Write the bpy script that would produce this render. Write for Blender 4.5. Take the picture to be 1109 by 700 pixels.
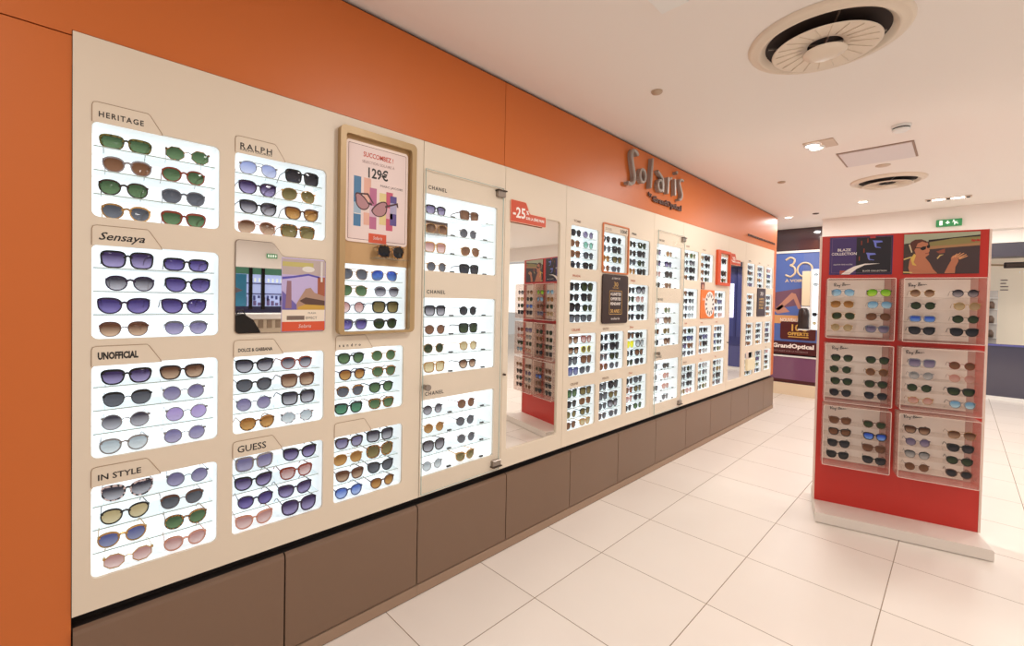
import bpy, math, random
from mathutils import Vector, Matrix
for o in list(bpy.data.objects): bpy.data.objects.remove(o)
scene = bpy.context.scene
COL = scene.collection
# ------------------------------------------------------------------ camera, world, exposure
cam_d = bpy.data.cameras.new('camera'); cam = bpy.data.objects.new('camera', cam_d); COL.objects.link(cam)
_y, _p, _r = 0.7874, 0.0185, 0.0200
_f = Vector((-math.sin(_y)*math.cos(_p), math.cos(_y)*math.cos(_p), -math.sin(_p)))
_rt = Vector((math.cos(_y), math.sin(_y), 0)); _up = _rt.cross(_f)
_r2 = _rt*math.cos(_r)+_up*math.sin(_r); _u2 = -_rt*math.sin(_r)+_up*math.cos(_r)
cam.matrix_world = Matrix(((_r2.x, _u2.x, -_f.x, 1.898), (_r2.y, _u2.y, -_f.y, 0.0), (_r2.z, _u2.z, -_f.z, 1.5), (0, 0, 0, 1)))
cam_d.sensor_fit = 'HORIZONTAL'; cam_d.sensor_width = 36; cam_d.lens = 483.13/1109*36
cam_d.shift_y = -15.7/1109; cam_d.clip_start = 0.02
scene.camera = cam
world = bpy.data.worlds.new('world'); scene.world = world; world.use_nodes = True
world.node_tree.nodes['Background'].inputs[0].default_value = (1.0, 0.975, 0.95, 1)
world.node_tree.nodes['Background'].inputs[1].default_value = 0.54
scene.view_settings.view_transform = 'Standard'; scene.view_settings.look = 'None'
scene.view_settings.gamma = 1; scene.view_settings.use_curve_mapping = False
scene.view_settings.exposure = 0.09
LAMP = (1.0, 0.965, 0.92)
def area(name, loc, w, sx, sy=None, rot=(0, 0, 0), col=LAMP, parent=None):
    d = bpy.data.lights.new(name, 'AREA'); d.energy = w; d.color = col
    if sy: d.shape = 'RECTANGLE'; d.size = sx; d.size_y = sy
    else: d.shape = 'DISK'; d.size = sx
    o = bpy.data.objects.new(name, d); COL.objects.link(o); o.location = loc; o.rotation_euler = rot
    if parent: o.parent = parent
    return o
# unseen area lights added at ceiling height to brighten the shop and mirror views
for x, y, w in ((1.5, 1.5, 20), (1.2, -0.8, 12), (3.4, -0.4, 3), (3.9, 2.9, 6), (3.8, 4.8, 20), (3.0, 6.6, 28), (5.0, 3.6, 14), (7.6, 2.2, 40), (7.6, 5.5, 40)):
    area('fill_light', (x, y, 2.775), w, 0.3)
area('corridor_light', (1.6, 9.9, 2.9), 40, 2.5, 0.6)
area('corridor_light', (4.6, 9.6, 2.9), 30, 2.5, 0.6)
area('corridor_light', (0.15, 8.15, 2.77), 6, 0.08)

# ------------------------------------------------------------------ materials
def lin(c):
    return tuple(((v/255)/12.92 if v/255 <= 0.04045 else ((v/255+0.055)/1.055)**2.4) for v in c[:3])+(1,)
MC = {}
def mat(name, col, rough=0.5, metal=0.0, emit=0.0, spec=None, alpha=None, coat=0):
    if name in MC: return MC[name]
    m = bpy.data.materials.new(name); m.use_nodes = True; b = m.node_tree.nodes['Principled BSDF']
    b.inputs['Base Color'].default_value = lin(col); b.inputs['Roughness'].default_value = rough
    b.inputs['Metallic'].default_value = metal
    if emit: b.inputs['Emission Color'].default_value = lin(col); b.inputs['Emission Strength'].default_value = emit
    if spec is not None: b.inputs['Specular IOR Level'].default_value = spec
    if alpha is not None: b.inputs['Alpha'].default_value = alpha
    if coat: b.inputs['Coat Weight'].default_value = coat
    MC[name] = m; return m
def noisy(name, c1, c2, scale, rough=0.4, lo=0.42, hi=0.58):
    if name in MC: return MC[name]
    m = mat(name, c1, rough); nt = m.node_tree; b = nt.nodes['Principled BSDF']
    tc = nt.nodes.new('ShaderNodeTexCoord'); n = nt.nodes.new('ShaderNodeTexNoise'); n.inputs['Scale'].default_value = scale
    r = nt.nodes.new('ShaderNodeValToRGB'); r.color_ramp.elements[0].position = lo; r.color_ramp.elements[1].position = hi
    r.color_ramp.elements[0].color = lin(c1); r.color_ramp.elements[1].color = lin(c2)
    nt.links.new(tc.outputs['Object'], n.inputs['Vector']); nt.links.new(n.outputs['Fac'], r.inputs[0]); nt.links.new(r.outputs[0], b.inputs['Base Color'])
    return m
def glass(name, tint=(255, 255, 255), gl=0.06, rough=0.02, diff=0.0, dcol=(240, 235, 230)):
    if name in MC: return MC[name]
    m = bpy.data.materials.new(name); m.use_nodes = True; nt = m.node_tree; nt.nodes.clear()
    out = nt.nodes.new('ShaderNodeOutputMaterial'); t = nt.nodes.new('ShaderNodeBsdfTransparent'); t.inputs[0].default_value = lin(tint)
    g = nt.nodes.new('ShaderNodeBsdfGlossy'); g.inputs['Roughness'].default_value = rough
    fr = nt.nodes.new('ShaderNodeFresnel'); fr.inputs[0].default_value = 1.45
    ge = nt.nodes.new('ShaderNodeNewGeometry'); ml = nt.nodes.new('ShaderNodeMath'); ml.operation = 'MULTIPLY'; iv = nt.nodes.new('ShaderNodeMath'); iv.operation = 'SUBTRACT'; iv.inputs[0].default_value = 1
    nt.links.new(ge.outputs['Backfacing'], iv.inputs[1]); nt.links.new(iv.outputs[0], ml.inputs[0]); nt.links.new(fr.outputs[0], ml.inputs[1])
    mx = nt.nodes.new('ShaderNodeMixShader'); nt.links.new(ml.outputs[0], mx.inputs[0]); nt.links.new(t.outputs[0], mx.inputs[1]); nt.links.new(g.outputs[0], mx.inputs[2])
    last = mx
    if diff:
        d = nt.nodes.new('ShaderNodeBsdfDiffuse'); d.inputs[0].default_value = lin(dcol)
        m2 = nt.nodes.new('ShaderNodeMixShader'); m2.inputs[0].default_value = diff
        nt.links.new(mx.outputs[0], m2.inputs[1]); nt.links.new(d.outputs[0], m2.inputs[2]); last = m2
    nt.links.new(last.outputs[0], out.inputs[0]); MC[name] = m; return m
def lensmat(key):
    name = 'lens_'+key
    if name in MC: return MC[name]
    top, bot, mir, tr = LENS[key]
    m = bpy.data.materials.new(name); m.use_nodes = True; nt = m.node_tree; b = nt.nodes['Principled BSDF']; out = nt.nodes['Material Output']
    tc = nt.nodes.new('ShaderNodeTexCoord'); sp = nt.nodes.new('ShaderNodeSeparateXYZ'); r = nt.nodes.new('ShaderNodeValToRGB')
    nt.links.new(tc.outputs['Generated'], sp.inputs[0]); nt.links.new(sp.outputs[2], r.inputs[0])
    r.color_ramp.elements[0].color = lin(bot); r.color_ramp.elements[1].color = lin(top)
    r.color_ramp.elements[0].position = 0.1; r.color_ramp.elements[1].position = 0.8
    nt.links.new(r.outputs[0], b.inputs['Base Color']); b.inputs['Roughness'].default_value = 0.06
    b.inputs['Metallic'].default_value = 0.55 if mir else 0
    t = nt.nodes.new('ShaderNodeBsdfTransparent'); nt.links.new(r.outputs[0], t.inputs[0])
    mx = nt.nodes.new('ShaderNodeMixShader'); mx.inputs[0].default_value = tr
    nt.links.new(b.outputs[0], mx.inputs[1]); nt.links.new(t.outputs[0], mx.inputs[2]); nt.links.new(mx.outputs[0], out.inputs[0])
    MC[name] = m; return m
# lens: (top colour, bottom colour, mirrored, see-through share)
LENS = {
 'green': ((68, 92, 64), (108, 136, 98), 0, .5), 'dark green': ((40, 52, 32), (62, 76, 48), 0, .3), 'teal green': ((62, 105, 85), (95, 150, 118), 0, .5),
 'grey': ((78, 80, 88), (112, 114, 122), 0, .5), 'dark grey': ((34, 34, 40), (66, 64, 70), 0, .35), 'black': ((18, 16, 18), (30, 27, 28), 0, .1),
 'purple gradient': ((62, 48, 84), (165, 152, 195), 0, .6), 'violet': ((64, 52, 108), (134, 122, 182), 0, .5), 'lavender': ((160, 140, 190), (190, 172, 212), 0, .6),
 'grey gradient': ((62, 58, 68), (185, 182, 190), 0, .6), 'pale blue': ((150, 160, 205), (200, 206, 232), 0, .6), 'smoke violet': ((112, 104, 140), (168, 160, 188), 0, .6),
 'brown gradient': ((96, 62, 44), (196, 164, 138), 0, .6), 'brown': ((112, 76, 54), (140, 100, 76), 0, .5), 'amber': ((140, 92, 44), (205, 158, 98), 0, .55),
 'olive': ((98, 86, 52), (146, 132, 90), 0, .5), 'beige': ((180, 160, 120), (214, 198, 160), 0, .6), 'mirrored blue': ((50, 84, 190), (120, 160, 225), 1, .15),
 'ice blue': ((120, 170, 205), (190, 225, 240), 1, .25), 'lime': ((120, 190, 40), (200, 235, 90), 1, .25), 'pink': ((176, 130, 126), (226, 198, 194), 0, .65),
 'rose': ((205, 150, 140), (232, 196, 186), 0, .6), 'clear grey': ((150, 156, 160), (214, 218, 220), 0, .7), 'blue gradient': ((84, 112, 190), (176, 196, 238), 0, .6),
 'slate blue': ((88, 92, 140), (140, 144, 176), 0, .5), 'yellow': ((225, 225, 40), (240, 240, 90), 0, .5), 'pale green': ((120, 185, 165), (175, 222, 205), 0, .6)}
FRAME = {'black': lambda: mat('frame_black', (22, 19, 20), .22), 'dark brown': lambda: mat('frame_dark_brown', (52, 34, 28), .25), 'brown': lambda: mat('frame_brown', (96, 60, 44), .28),
 'tortoiseshell': lambda: noisy('frame_tortoise', (48, 28, 18), (188, 132, 66), 160, .22), 'olive tortoiseshell': lambda: noisy('frame_olive', (52, 48, 22), (120, 108, 48), 120, .22),
 'gold': lambda: mat('frame_gold', (190, 150, 92), .25, .8), 'silver': lambda: mat('frame_silver', (150, 148, 150), .25, .8), 'rose gold': lambda: mat('frame_rose', (205, 150, 130), .25, .6),
 'grey': lambda: mat('frame_grey', (105, 108, 118), .25), 'translucent grey': lambda: mat('frame_tgrey', (150, 138, 140), .2, alpha=.75), 'red-brown': lambda: mat('frame_red', (140, 58, 38), .25),
 'dark purple': lambda: mat('frame_purple', (48, 32, 62), .22), 'pink': lambda: mat('frame_pink', (200, 120, 115), .25), 'speckled white': lambda: noisy('frame_speckle', (40, 30, 34), (232, 212, 214), 110, .22, .48, .54),
 'navy blue': lambda: mat('frame_navy', (44, 58, 112), .22), 'yellow': lambda: mat('frame_yellow', (224, 222, 40), .3), 'orange': lambda: mat('frame_orange', (196, 108, 40), .3)}
M_cream = mat('cream_laminate', (229, 214, 193), .45)
M_creamline = mat('tab_edge_shade', (168, 140, 112), .6)  # darker outline stands in for shadow lines along the raised tab edges
M_orange = mat('orange_laminate', (204, 107, 42), .42)
M_brown = mat('brown_laminate', (124, 97, 77), .38)
M_dark = mat('dark_gap', (26, 14, 8), .8)
M_white = mat('white_lacquer', (240, 238, 234), .35)
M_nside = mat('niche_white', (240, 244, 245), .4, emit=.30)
M_light = mat('backlit_acrylic', (238, 244, 248), .4, emit=.74)
M_text = mat('black_lettering', (40, 34, 32), .5)
M_shelf = glass('acrylic_shelf', (250, 253, 253), diff=.07, dcol=(225, 235, 235))
M_pane = glass('door_glass', (255, 255, 255))
M_edge = mat('glass_edge', (186, 202, 196), .2)
M_mirror = mat('mirror_silver', (235, 232, 228), .01, 1.0)
M_steel = mat('brushed_steel', (150, 140, 132), .3, .9)
M_red = mat('red_panel', (200, 46, 34), .35)
M_acr = glass('clear_acrylic_tray', (252, 244, 240), diff=.22, dcol=(250, 232, 224))
M_acre = mat('acrylic_edge', (240, 222, 212), .3)
M_paint = mat('ceiling_paint', (242, 234, 227), .7)
M_wallp = mat('wall_paint', (242, 233, 225), .7)

# ------------------------------------------------------------------ mesh builder
class MB:
    def __init__(s): s.v = []; s.f = []; s.m = []; s.mats = []
    def mi(s, m):
        if m not in s.mats: s.mats.append(m)
        return s.mats.index(m)
    def add(s, vs, fs, m):
        b = len(s.v); s.v += [tuple(v) for v in vs]; k = s.mi(m)
        for f in fs: s.f.append(tuple(b+i for i in f)); s.m.append(k)
    def box(s, x0, x1, y0, y1, z0, z1, m):
        if x0 > x1: x0, x1 = x1, x0
        if y0 > y1: y0, y1 = y1, y0
        s.add([(x, y, z) for x in (x0, x1) for y in (y0, y1) for z in (z0, z1)],
              [(0, 1, 3, 2), (4, 6, 7, 5), (0, 4, 5, 1), (2, 3, 7, 6), (0, 2, 6, 4), (1, 5, 7, 3)], m)
    def bbox(s, x0, x1, y0, y1, z0, z1, m, r=.004):   # chamfered box
        vs = []; fs = []
        for z, d in ((z0, r), (z0+r, 0), (z1-r, 0), (z1, r)):
            vs += [(x0+d+r*(0 if d else 1)*0, y0+d, z), (x1-d, y0+d, z), (x1-d, y1-d, z), (x0+d, y1-d, z)]
        fs.append((3, 2, 1, 0)); fs.append((12, 13, 14, 15))
        for k in range(3):
            for i in range(4): fs.append((k*4+i, k*4+(i+1) % 4, k*4+4+(i+1) % 4, k*4+4+i))
        s.add(vs, fs, m)
    def prism(s, pts, a, b, m, P):     # pts 2D polygon, extruded between depths a and b in frame P(u,v,w)
        n = len(pts)
        s.add([P(u, v, a) for u, v in pts]+[P(u, v, b) for u, v in pts],
              [tuple(range(n))[::-1], tuple(range(n, 2*n))]+[(i, (i+1) % n, n+(i+1) % n, n+i) for i in range(n)], m)
    def poly(s, pts, w, m, P): s.add([P(u, v, w) for u, v in pts], [tuple(range(len(pts)))], m)
    def tube(s, pts, r, m, seg=8, closed=False, cap=True):
        pts = [Vector(p) for p in pts]; n = len(pts); rs = r if isinstance(r, (list, tuple)) else [r]*n
        vs = []; ref = None
        for i, p in enumerate(pts):
            a = pts[(i-1) % n] if (closed or i > 0) else p; b = pts[(i+1) % n] if (closed or i < n-1) else p
            t = (b-a).normalized()
            if ref is None: ref = Vector((0, 0, 1)) if abs(t.z) < .9 else Vector((1, 0, 0))
            u = t.cross(ref).normalized(); v = u.cross(t); ref = v
            for k in range(seg):
                an = 2*math.pi*k/seg; vs.append(p+(u*math.cos(an)+v*math.sin(an))*rs[i])
        fs = []
        for i in range(n if closed else n-1):
            j = (i+1) % n
            for k in range(seg): fs.append((i*seg+k, i*seg+(k+1) % seg, j*seg+(k+1) % seg, j*seg+k))
        if cap and not closed: fs += [tuple(range(seg))[::-1], tuple(range((n-1)*seg, n*seg))]
        s.add(vs, fs, m)
    def lathe(s, prof, c, m, seg=48, a0=0, a1=2*math.pi):   # profile (r, z) about vertical axis at c
        vs = []; full = abs(a1-a0-2*math.pi) < 1e-6; n = seg if full else seg+1
        for r, z in prof:
            for k in range(n):
                a = a0+(a1-a0)*k/seg; vs.append((c[0]+r*math.cos(a), c[1]+r*math.sin(a), c[2]+z))
        fs = []
        for i in range(len(prof)-1):
            for k in range(seg): fs.append((i*n+k, i*n+(k+1) % n, (i+1)*n+(k+1) % n, (i+1)*n+k))
        s.add(vs, fs, m)
    def text(s, txt, u, v, size, w, m, P, align='LEFT', sx=1.0, shear=0.0, space=1.0, depth=0.0, rot=0.0, width=None, bold=0.0):
        c = bpy.data.curves.new('t', 'FONT'); c.body = txt; c.size = size; c.align_x = align; c.shear = shear; c.space_character = space
        c.extrude = depth/2; c.resolution_u = 2; c.offset = bold
        o = bpy.data.objects.new('t', c); COL.objects.link(o)
        me = bpy.data.meshes.new_from_object(o.evaluated_get(bpy.context.evaluated_depsgraph_get()))
        bpy.data.objects.remove(o); bpy.data.curves.remove(c)
        if len(me.vertices):
            if width:
                xs = [q.co.x for q in me.vertices]; sx = width/(max(xs)-min(xs))
            cr, sr = math.cos(rot), math.sin(rot)
            s.add([P(u+(q.co.x*sx)*cr-q.co.y*sr, v+(q.co.x*sx)*sr+q.co.y*cr, w+q.co.z+depth/2) for q in me.vertices], [tuple(p.vertices) for p in me.polygons], m)
        bpy.data.meshes.remove(me)
    def build(s, name, parent=None, smooth=False, loc=None):
        me = bpy.data.meshes.new(name)
        off = Vector(parent.location) if parent and not loc else Vector(loc or (0, 0, 0))
        if parent and parent.parent: off = off+Vector(parent.parent.location)
        me.from_pydata([tuple(Vector(v)-off) for v in s.v], [], s.f)
        for m in s.mats: me.materials.append(m)
        me.polygons.foreach_set('material_index', s.m)
        if smooth: me.polygons.foreach_set('use_smooth', [True]*len(s.f))
        me.update()
        o = bpy.data.objects.new(name, me); COL.objects.link(o)
        if parent: o.parent = parent
        elif loc: o.location = loc
        return o
def rrect(u0, u1, v0, v1, r, n=5, corners=(1, 1, 1, 1)):
    pts = []
    for k, (cx, cy, a) in enumerate(((u1-r, v0+r, -90), (u1-r, v1-r, 0), (u0+r, v1-r, 90), (u0+r, v0+r, 180))):
        if not corners[k]: pts.append(((u1, v0), (u1, v1), (u0, v1), (u0, v0))[k]); continue
        for i in range(n+1):
            t = math.radians(a+90*i/n); pts.append((cx+r*math.cos(t), cy+r*math.sin(t)))
    return pts
WP = lambda u, v, w: (w, u, v)             # the display wall: u along the wall, v up, w out into the shop
def holed(name, outer, holes, w0, w1, m, parent, P=WP):
    c = bpy.data.curves.new('h', 'CURVE'); c.dimensions = '2D'; c.fill_mode = 'BOTH'
    for pts in [outer]+holes:
        sp = c.splines.new('POLY'); sp.points.add(len(pts)-1); sp.use_cyclic_u = True
        for i, (a, b) in enumerate(pts): sp.points[i].co = (a, b, 0, 1)
    c.extrude = (w1-w0)/2
    o = bpy.data.objects.new('h', c); COL.objects.link(o)
    me = bpy.data.meshes.new_from_object(o.evaluated_get(bpy.context.evaluated_depsgraph_get()))
    bpy.data.objects.remove(o); bpy.data.curves.remove(c)
    b = MB(); b.add([P(q.co.x, q.co.y, q.co.z+(w0+w1)/2) for q in me.vertices], [tuple(p.vertices) for p in me.polygons], m)
    bpy.data.meshes.remove(me)
    return b.build(name, parent)
def tag(o, label=None, cat=None, group=None, kind=None):
    if label: o['label'] = label; assert 4 <= len(label.split()) <= 16, label
    if cat: o['category'] = cat
    if group: o['group'] = group
    if kind: o['kind'] = kind
    return o
def empty(name, loc, label, cat, group=None):
    o = bpy.data.objects.new(name, None); COL.objects.link(o); o.location = loc; o.empty_display_size = .05
    return tag(o, label, cat, group)
def struct(o): o['kind'] = 'structure'; return o

# ------------------------------------------------------------------ setting
CZ = 2.79
def floor_mat():
    m = mat('floor_tiles', (236, 220, 202), .3); nt = m.node_tree; b = nt.nodes['Principled BSDF']; N = nt.nodes.new; L = nt.links.new
    tc = N('ShaderNodeTexCoord'); sp = N('ShaderNodeSeparateXYZ'); L(tc.outputs['Object'], sp.inputs[0])
    def mth(op, a, b_=None, c=None):
        n = N('ShaderNodeMath'); n.operation = op
        for i, q in enumerate((a, b_, c)):
            if q is None: continue
            if isinstance(q, (int, float)): n.inputs[i].default_value = q
            else: L(q, n.inputs[i])
        return n.outputs[0]
    ux = mth('DIVIDE', mth('SUBTRACT', sp.outputs[0], .4237), .6185); uy = mth('DIVIDE', mth('SUBTRACT', sp.outputs[1], 1.0769), .5946)
    dx = mth('ABSOLUTE', mth('SUBTRACT', mth('FRACT', mth('ADD', ux, .5)), .5)); dy = mth('ABSOLUTE', mth('SUBTRACT', mth('FRACT', mth('ADD', uy, .5)), .5))
    d = mth('MINIMUM', dx, dy); g = mth('LESS_THAN', d, .0036)
    cb = N('ShaderNodeCombineXYZ'); L(mth('FLOOR', ux), cb.inputs[0]); L(mth('FLOOR', uy), cb.inputs[1])
    wn = N('ShaderNodeTexWhiteNoise'); L(cb.outputs[0], wn.inputs['Vector'])
    ns = N('ShaderNodeTexNoise'); ns.inputs['Scale'].default_value = 2.2; ns.inputs['Detail'].default_value = 5; L(tc.outputs['Object'], ns.inputs['Vector'])
    v = mth('ADD', mth('MULTIPLY', wn.outputs['Value'], .45), mth('MULTIPLY', ns.outputs['Fac'], .6))
    r = N('ShaderNodeValToRGB'); r.color_ramp.elements[0].color = lin((232, 221, 211)); r.color_ramp.elements[1].color = lin((244, 235, 226)); L(v, r.inputs[0])
    mx = N('ShaderNodeMix'); mx.data_type = 'RGBA'; L(g, mx.inputs[0]); L(r.outputs[0], mx.inputs[6]); mx.inputs[7].default_value = lin((150, 130, 112)); L(mx.outputs[2], b.inputs['Base Color'])
    L(mth('ADD', mth('MULTIPLY', g, .5), .32), b.inputs['Roughness']); return m
b = MB(); b.box(-1.2, 12, -3, 15, -.1, 0, floor_mat()); struct(b.build('floor'))
b = MB(); b.box(-.3, 9.6, -3, 7.9, CZ, CZ+.1, M_paint); b.box(-.8, .43, 7.9, 8.75, CZ, CZ+.1, M_paint); struct(b.build('ceiling'))
b = MB(); b.box(.43, 9.6, 7.9, 8.1, 2.475, CZ+.1, M_paint); struct(b.build('bulkhead')).name = 'wall_bulkhead'
b = MB(); b.box(.43, 6.3, 8.1, 8.75, CZ, CZ+.1, M_paint); b.box(-.8, 8, 8.75, 14.9, 2.95, 3.05, mat('corridor_ceiling', (215, 198, 182), .7)); struct(b.build('ceiling'))
# orange wall: left stretch, fascia over the display and the end strip
b = MB()
b.box(-.3, -.006, -3, .0078, 0, 2.268, M_orange); b.box(-.3, -.006, -3, .0078, 2.272, 2.77, M_orange)
b.box(-.3, -.006, .0078, 1.808, 2.287, 2.77, M_orange); b.box(-.3, -.006, 1.812, 7.30, 2.287, 2.77, M_orange)
b.box(-.3, -.006, 7.165, 7.30, .498, 2.287, M_orange); b.box(-.32, -.3, -3, 7.3, 0, CZ, M_dark); b.box(-.3, -.03, -3, 7.3, 2.77, CZ, M_dark)  # dark strip on top paints in the shade of the ceiling gap
struct(b.build('wall_left'))
b = MB(); b.box(-.8, -.7, 7.3, 8.7, 0, CZ, M_wallp); b.box(-.8, -.32, 7.3, 7.36, 0, CZ, M_wallp); struct(b.build('wall_alcove'))

# ------------------------------------------------------------------ sunglasses prototypes
ST = {  # w, h, n, top-flare, cat, drop, rim, rimtop, gap between lenses
 'rectangular': (.052, .036, 3.3, .14, .02, .0, .0040, .0062, .0175), 'square': (.054, .047, 3.5, .10, .04, .0, .0042, .0056, .017),
 'wayfarer': (.050, .040, 2.9, .22, .07, .0, .0040, .0072, .0185), 'round': (.047, .046, 2.0, .0, .0, .0, .0018, .0020, .022),
 'rounded': (.048, .042, 2.25, .16, .02, .0, .0032, .0050, .0200), 'cat-eye': (.053, .043, 2.4, .16, .20, .0, .0036, .0066, .0175),
 'aviator': (.054, .047, 2.4, .10, -.02, .10, .0014, .0018, .018), 'browline': (.049, .040, 2.5, .20, .05, .0, .0014, .0076, .020),
 'oversized': (.057, .052, 2.6, .10, .06, .0, .0048, .0060, .0155), 'hexagonal': (.050, .044, 6.0, .0, .0, .0, .0016, .0018, .021)}
def outline(st, s, grow=0.0, gt=0.0, n=32):
    w, h, e, fl, cat, drop = ST[st][:6]; pts = []
    for i in range(n):
        t = 2*math.pi*i/n; c, q = math.cos(t), math.sin(t)
        if st == 'hexagonal':
            k = math.pi/4; rr = math.cos(k/2)/math.cos(((t+k/2) % k)-k/2); x, z = rr*c*1.04, rr*q*1.02
        else: x = math.copysign(abs(c)**(2/e), c); z = math.copysign(abs(q)**(2/e), q)
        o = x*s                                  # >0 towards the temple
        x2 = x*(1+fl*z*.95) + s*drop*max(0, -z)*(1 if o < .99 else 1)*.9
        z2 = z + (cat*(max(0, o)**2)*(1 if z > 0 else .25)*2) - drop*.9*max(0, o)*(1 if z > 0 else 0)
        if st == 'aviator' and z < 0: z2 = z*(1+.1*max(0, o))
        g = grow+(gt-grow)*max(0, z)**.6 if z > 0 else grow
        pts.append((x2*w/2+c*grow, z2*h/2+q*g))
    return pts
_FM = mat('frame_default', (30, 26, 26), .25); _LM = mat('lens_default', (50, 50, 50), .1)
def bowl(x, half): return .006*(x/half)**2      # the slight wrap of a frame front
def g_frame(st, b, m):
    w, h, e, fl, cat, drop, rim, rt, gap = ST[st]; cx = (w+gap)/2; half = cx+w/2
    for s in (-1, 1):
        ins = outline(st, s, -.0004, -.0004); out = outline(st, s, rim, rt); n = len(ins); vs = []
        for y in (-.002, .002):
            for ring in (ins, out): vs += [(s*cx+x, y+bowl(s*cx+x, half), z) for x, z in ring]
        fs = []
        for i in range(n):
            j = (i+1) % n
            fs += [(i, n+i, n+j, j), (2*n+i, 2*n+j, 3*n+j, 3*n+i), (i, j, 2*n+j, 2*n+i), (n+i, 3*n+i, 3*n+j, n+j)]
        b.add(vs, fs, m)
        xo = s*half; zt = h*(.30+cat*.9); b.box(xo-.003, xo+.004, .001, .011, zt-.003, zt+.003, m)
    thin = rim < .002; r = .0014 if thin else .0034; zb = h*(.14 if thin else .20)
    pts = [(-gap/2-.002, .001, zb-.002), (-gap/4, -.001, zb+.003), (0, -.0015, zb+.0045), (gap/4, -.001, zb+.003), (gap/2+.002, .001, zb-.002)]
    b.tube(pts, r, m, 6)
    if st == 'aviator': b.tube([(-gap/2-.006, .001, h*.46), (0, .0, h*.47), (gap/2+.006, .001, h*.46)], .0013, m, 6)
def g_lens(st, s, b, m):
    w, h, gap = ST[st][0], ST[st][1], ST[st][8]; cx = (w+gap)/2; half = cx+w/2
    o = outline(st, s, .0002, .0002); n = len(o)
    mid = [(x*.55, z*.55) for x, z in o]
    vs = [(s*cx, bowl(s*cx, half)-.0022, 0)]+[(s*cx+x, bowl(s*cx+x, half)-.0016, z) for x, z in mid]+[(s*cx+x, bowl(s*cx+x, half), z) for x, z in o]
    fs = [(0, 1+(i+1) % n, 1+i) for i in range(n)]+[(1+i, 1+(i+1) % n, 1+n+(i+1) % n, 1+n+i) for i in range(n)]
    b.add(vs, fs, m)
def g_temple(st, s, b, m):
    w, h, e, fl, cat, drop, rim, rt, gap = ST[st]; half = (w+gap)/2+w/2; zt = h*(.30+cat*.9); xo = s*(half+.001)
    thin = rim < .002; hh = .0022 if thin else .0052; tw = .0013 if thin else .0022
    path = [(xo, .008, zt, hh), (xo-s*.003, .05, zt, hh*.8), (xo-s*.006, .088, zt-.001, hh*.7), (xo-s*.008, .108, zt-.010, hh*.8), (xo-s*.008, .126, zt-.026, hh*.75)]
    vs = []
    for x, y, z, q in path: vs += [(x-tw/2, y, z-q/2), (x+tw/2, y, z-q/2), (x+tw/2, y, z+q/2), (x-tw/2, y, z+q/2)]
    fs = [(0, 1, 2, 3), (16, 19, 18, 17)]
    for k in range(4):
        for i in range(4): fs.append((k*4+i, k*4+4+i, k*4+4+(i+1) % 4, k*4+(i+1) % 4))
    b.add(vs, fs, m)
def mesh_of(b, name):
    o = b.build(name); me = o.data; bpy.data.objects.remove(o)
    me.polygons.foreach_set('use_smooth', [len(p.vertices) == 4 and name.endswith('lens') for p in me.polygons]); return me
PROTO = {}
def proto(st):
    if st in PROTO: return PROTO[st]
    d = {}
    b = MB(); g_frame(st, b, _FM); d['frame'] = mesh_of(b, st+'_frame')
    for s in (-1, 1):
        b = MB(); g_lens(st, s, b, _LM); d['lens%d' % s] = mesh_of(b, st+'_lens')
        b = MB(); g_temple(st, s, b, _FM); d['temple%d' % s] = mesh_of(b, st+'_temple')
    b = MB(); g_frame(st, b, _FM); [g_temple(st, s, b, _FM) for s in (-1, 1)]; [g_lens(st, s, b, _LM) for s in (-1, 1)]; d['whole'] = mesh_of(b, st+'_whole')
    PROTO[st] = d; return d
def setm(o, *ms):
    for i, m in enumerate(ms): o.material_slots[i].link = 'OBJECT'; o.material_slots[i].material = m
REST = []      # the far pairs beyond three hundred, merged below
def sunglasses(spec, loc, rz, where, group, detail=True, tilt=0.0, name='sunglasses'):
    fc, st, lc = spec; fm = FRAME[fc](); lm = lensmat(lc); d = proto(st)
    h = ST[st][1]
    loc = (loc[0], loc[1], loc[2]+h/2+.003)   # loc is the resting point under the lenses
    label = '%s %s sunglasses, %s lenses, %s' % (fc, st, lc, where)
    if detail:
        root = bpy.data.objects.new(name, None); COL.objects.link(root); root.empty_display_size = .02
        root.location = loc; root.rotation_euler = (tilt, 0, rz)
        for part, key, m in (('frame', 'frame', fm), ('lens', 'lens-1', lm), ('lens', 'lens1', lm), ('temple', 'temple-1', fm), ('temple', 'temple1', fm)):
            o = bpy.data.objects.new(part, d[key]); COL.objects.link(o); o.parent = root; setm(o, m)
    else:
        root = bpy.data.objects.new(name, d['whole']); COL.objects.link(root); root.location = loc; root.rotation_euler = (tilt, 0, rz); setm(root, fm, lm)
    tag(root, label, 'sunglasses', group); return root
S = lambda s: [tuple(x.strip() for x in q.split('/')) for q in s.split(';')]
NAMES = {'k': 'black', 'db': 'dark brown', 'b': 'brown', 't': 'tortoiseshell', 'o': 'olive tortoiseshell', 'g': 'gold', 's': 'silver', 'r': 'rose gold', 'y': 'grey', 'ty': 'translucent grey', 'rb': 'red-brown', 'p': 'dark purple', 'pk': 'pink', 'sw': 'speckled white', 'n': 'navy blue', 'yl': 'yellow', 'or': 'orange'}
STN = {'rc': 'rectangular', 'sq': 'square', 'wy': 'wayfarer', 'rd': 'round', 'pt': 'rounded', 'ct': 'cat-eye', 'av': 'aviator', 'br': 'browline', 'ov': 'oversized', 'hx': 'hexagonal'}
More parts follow.
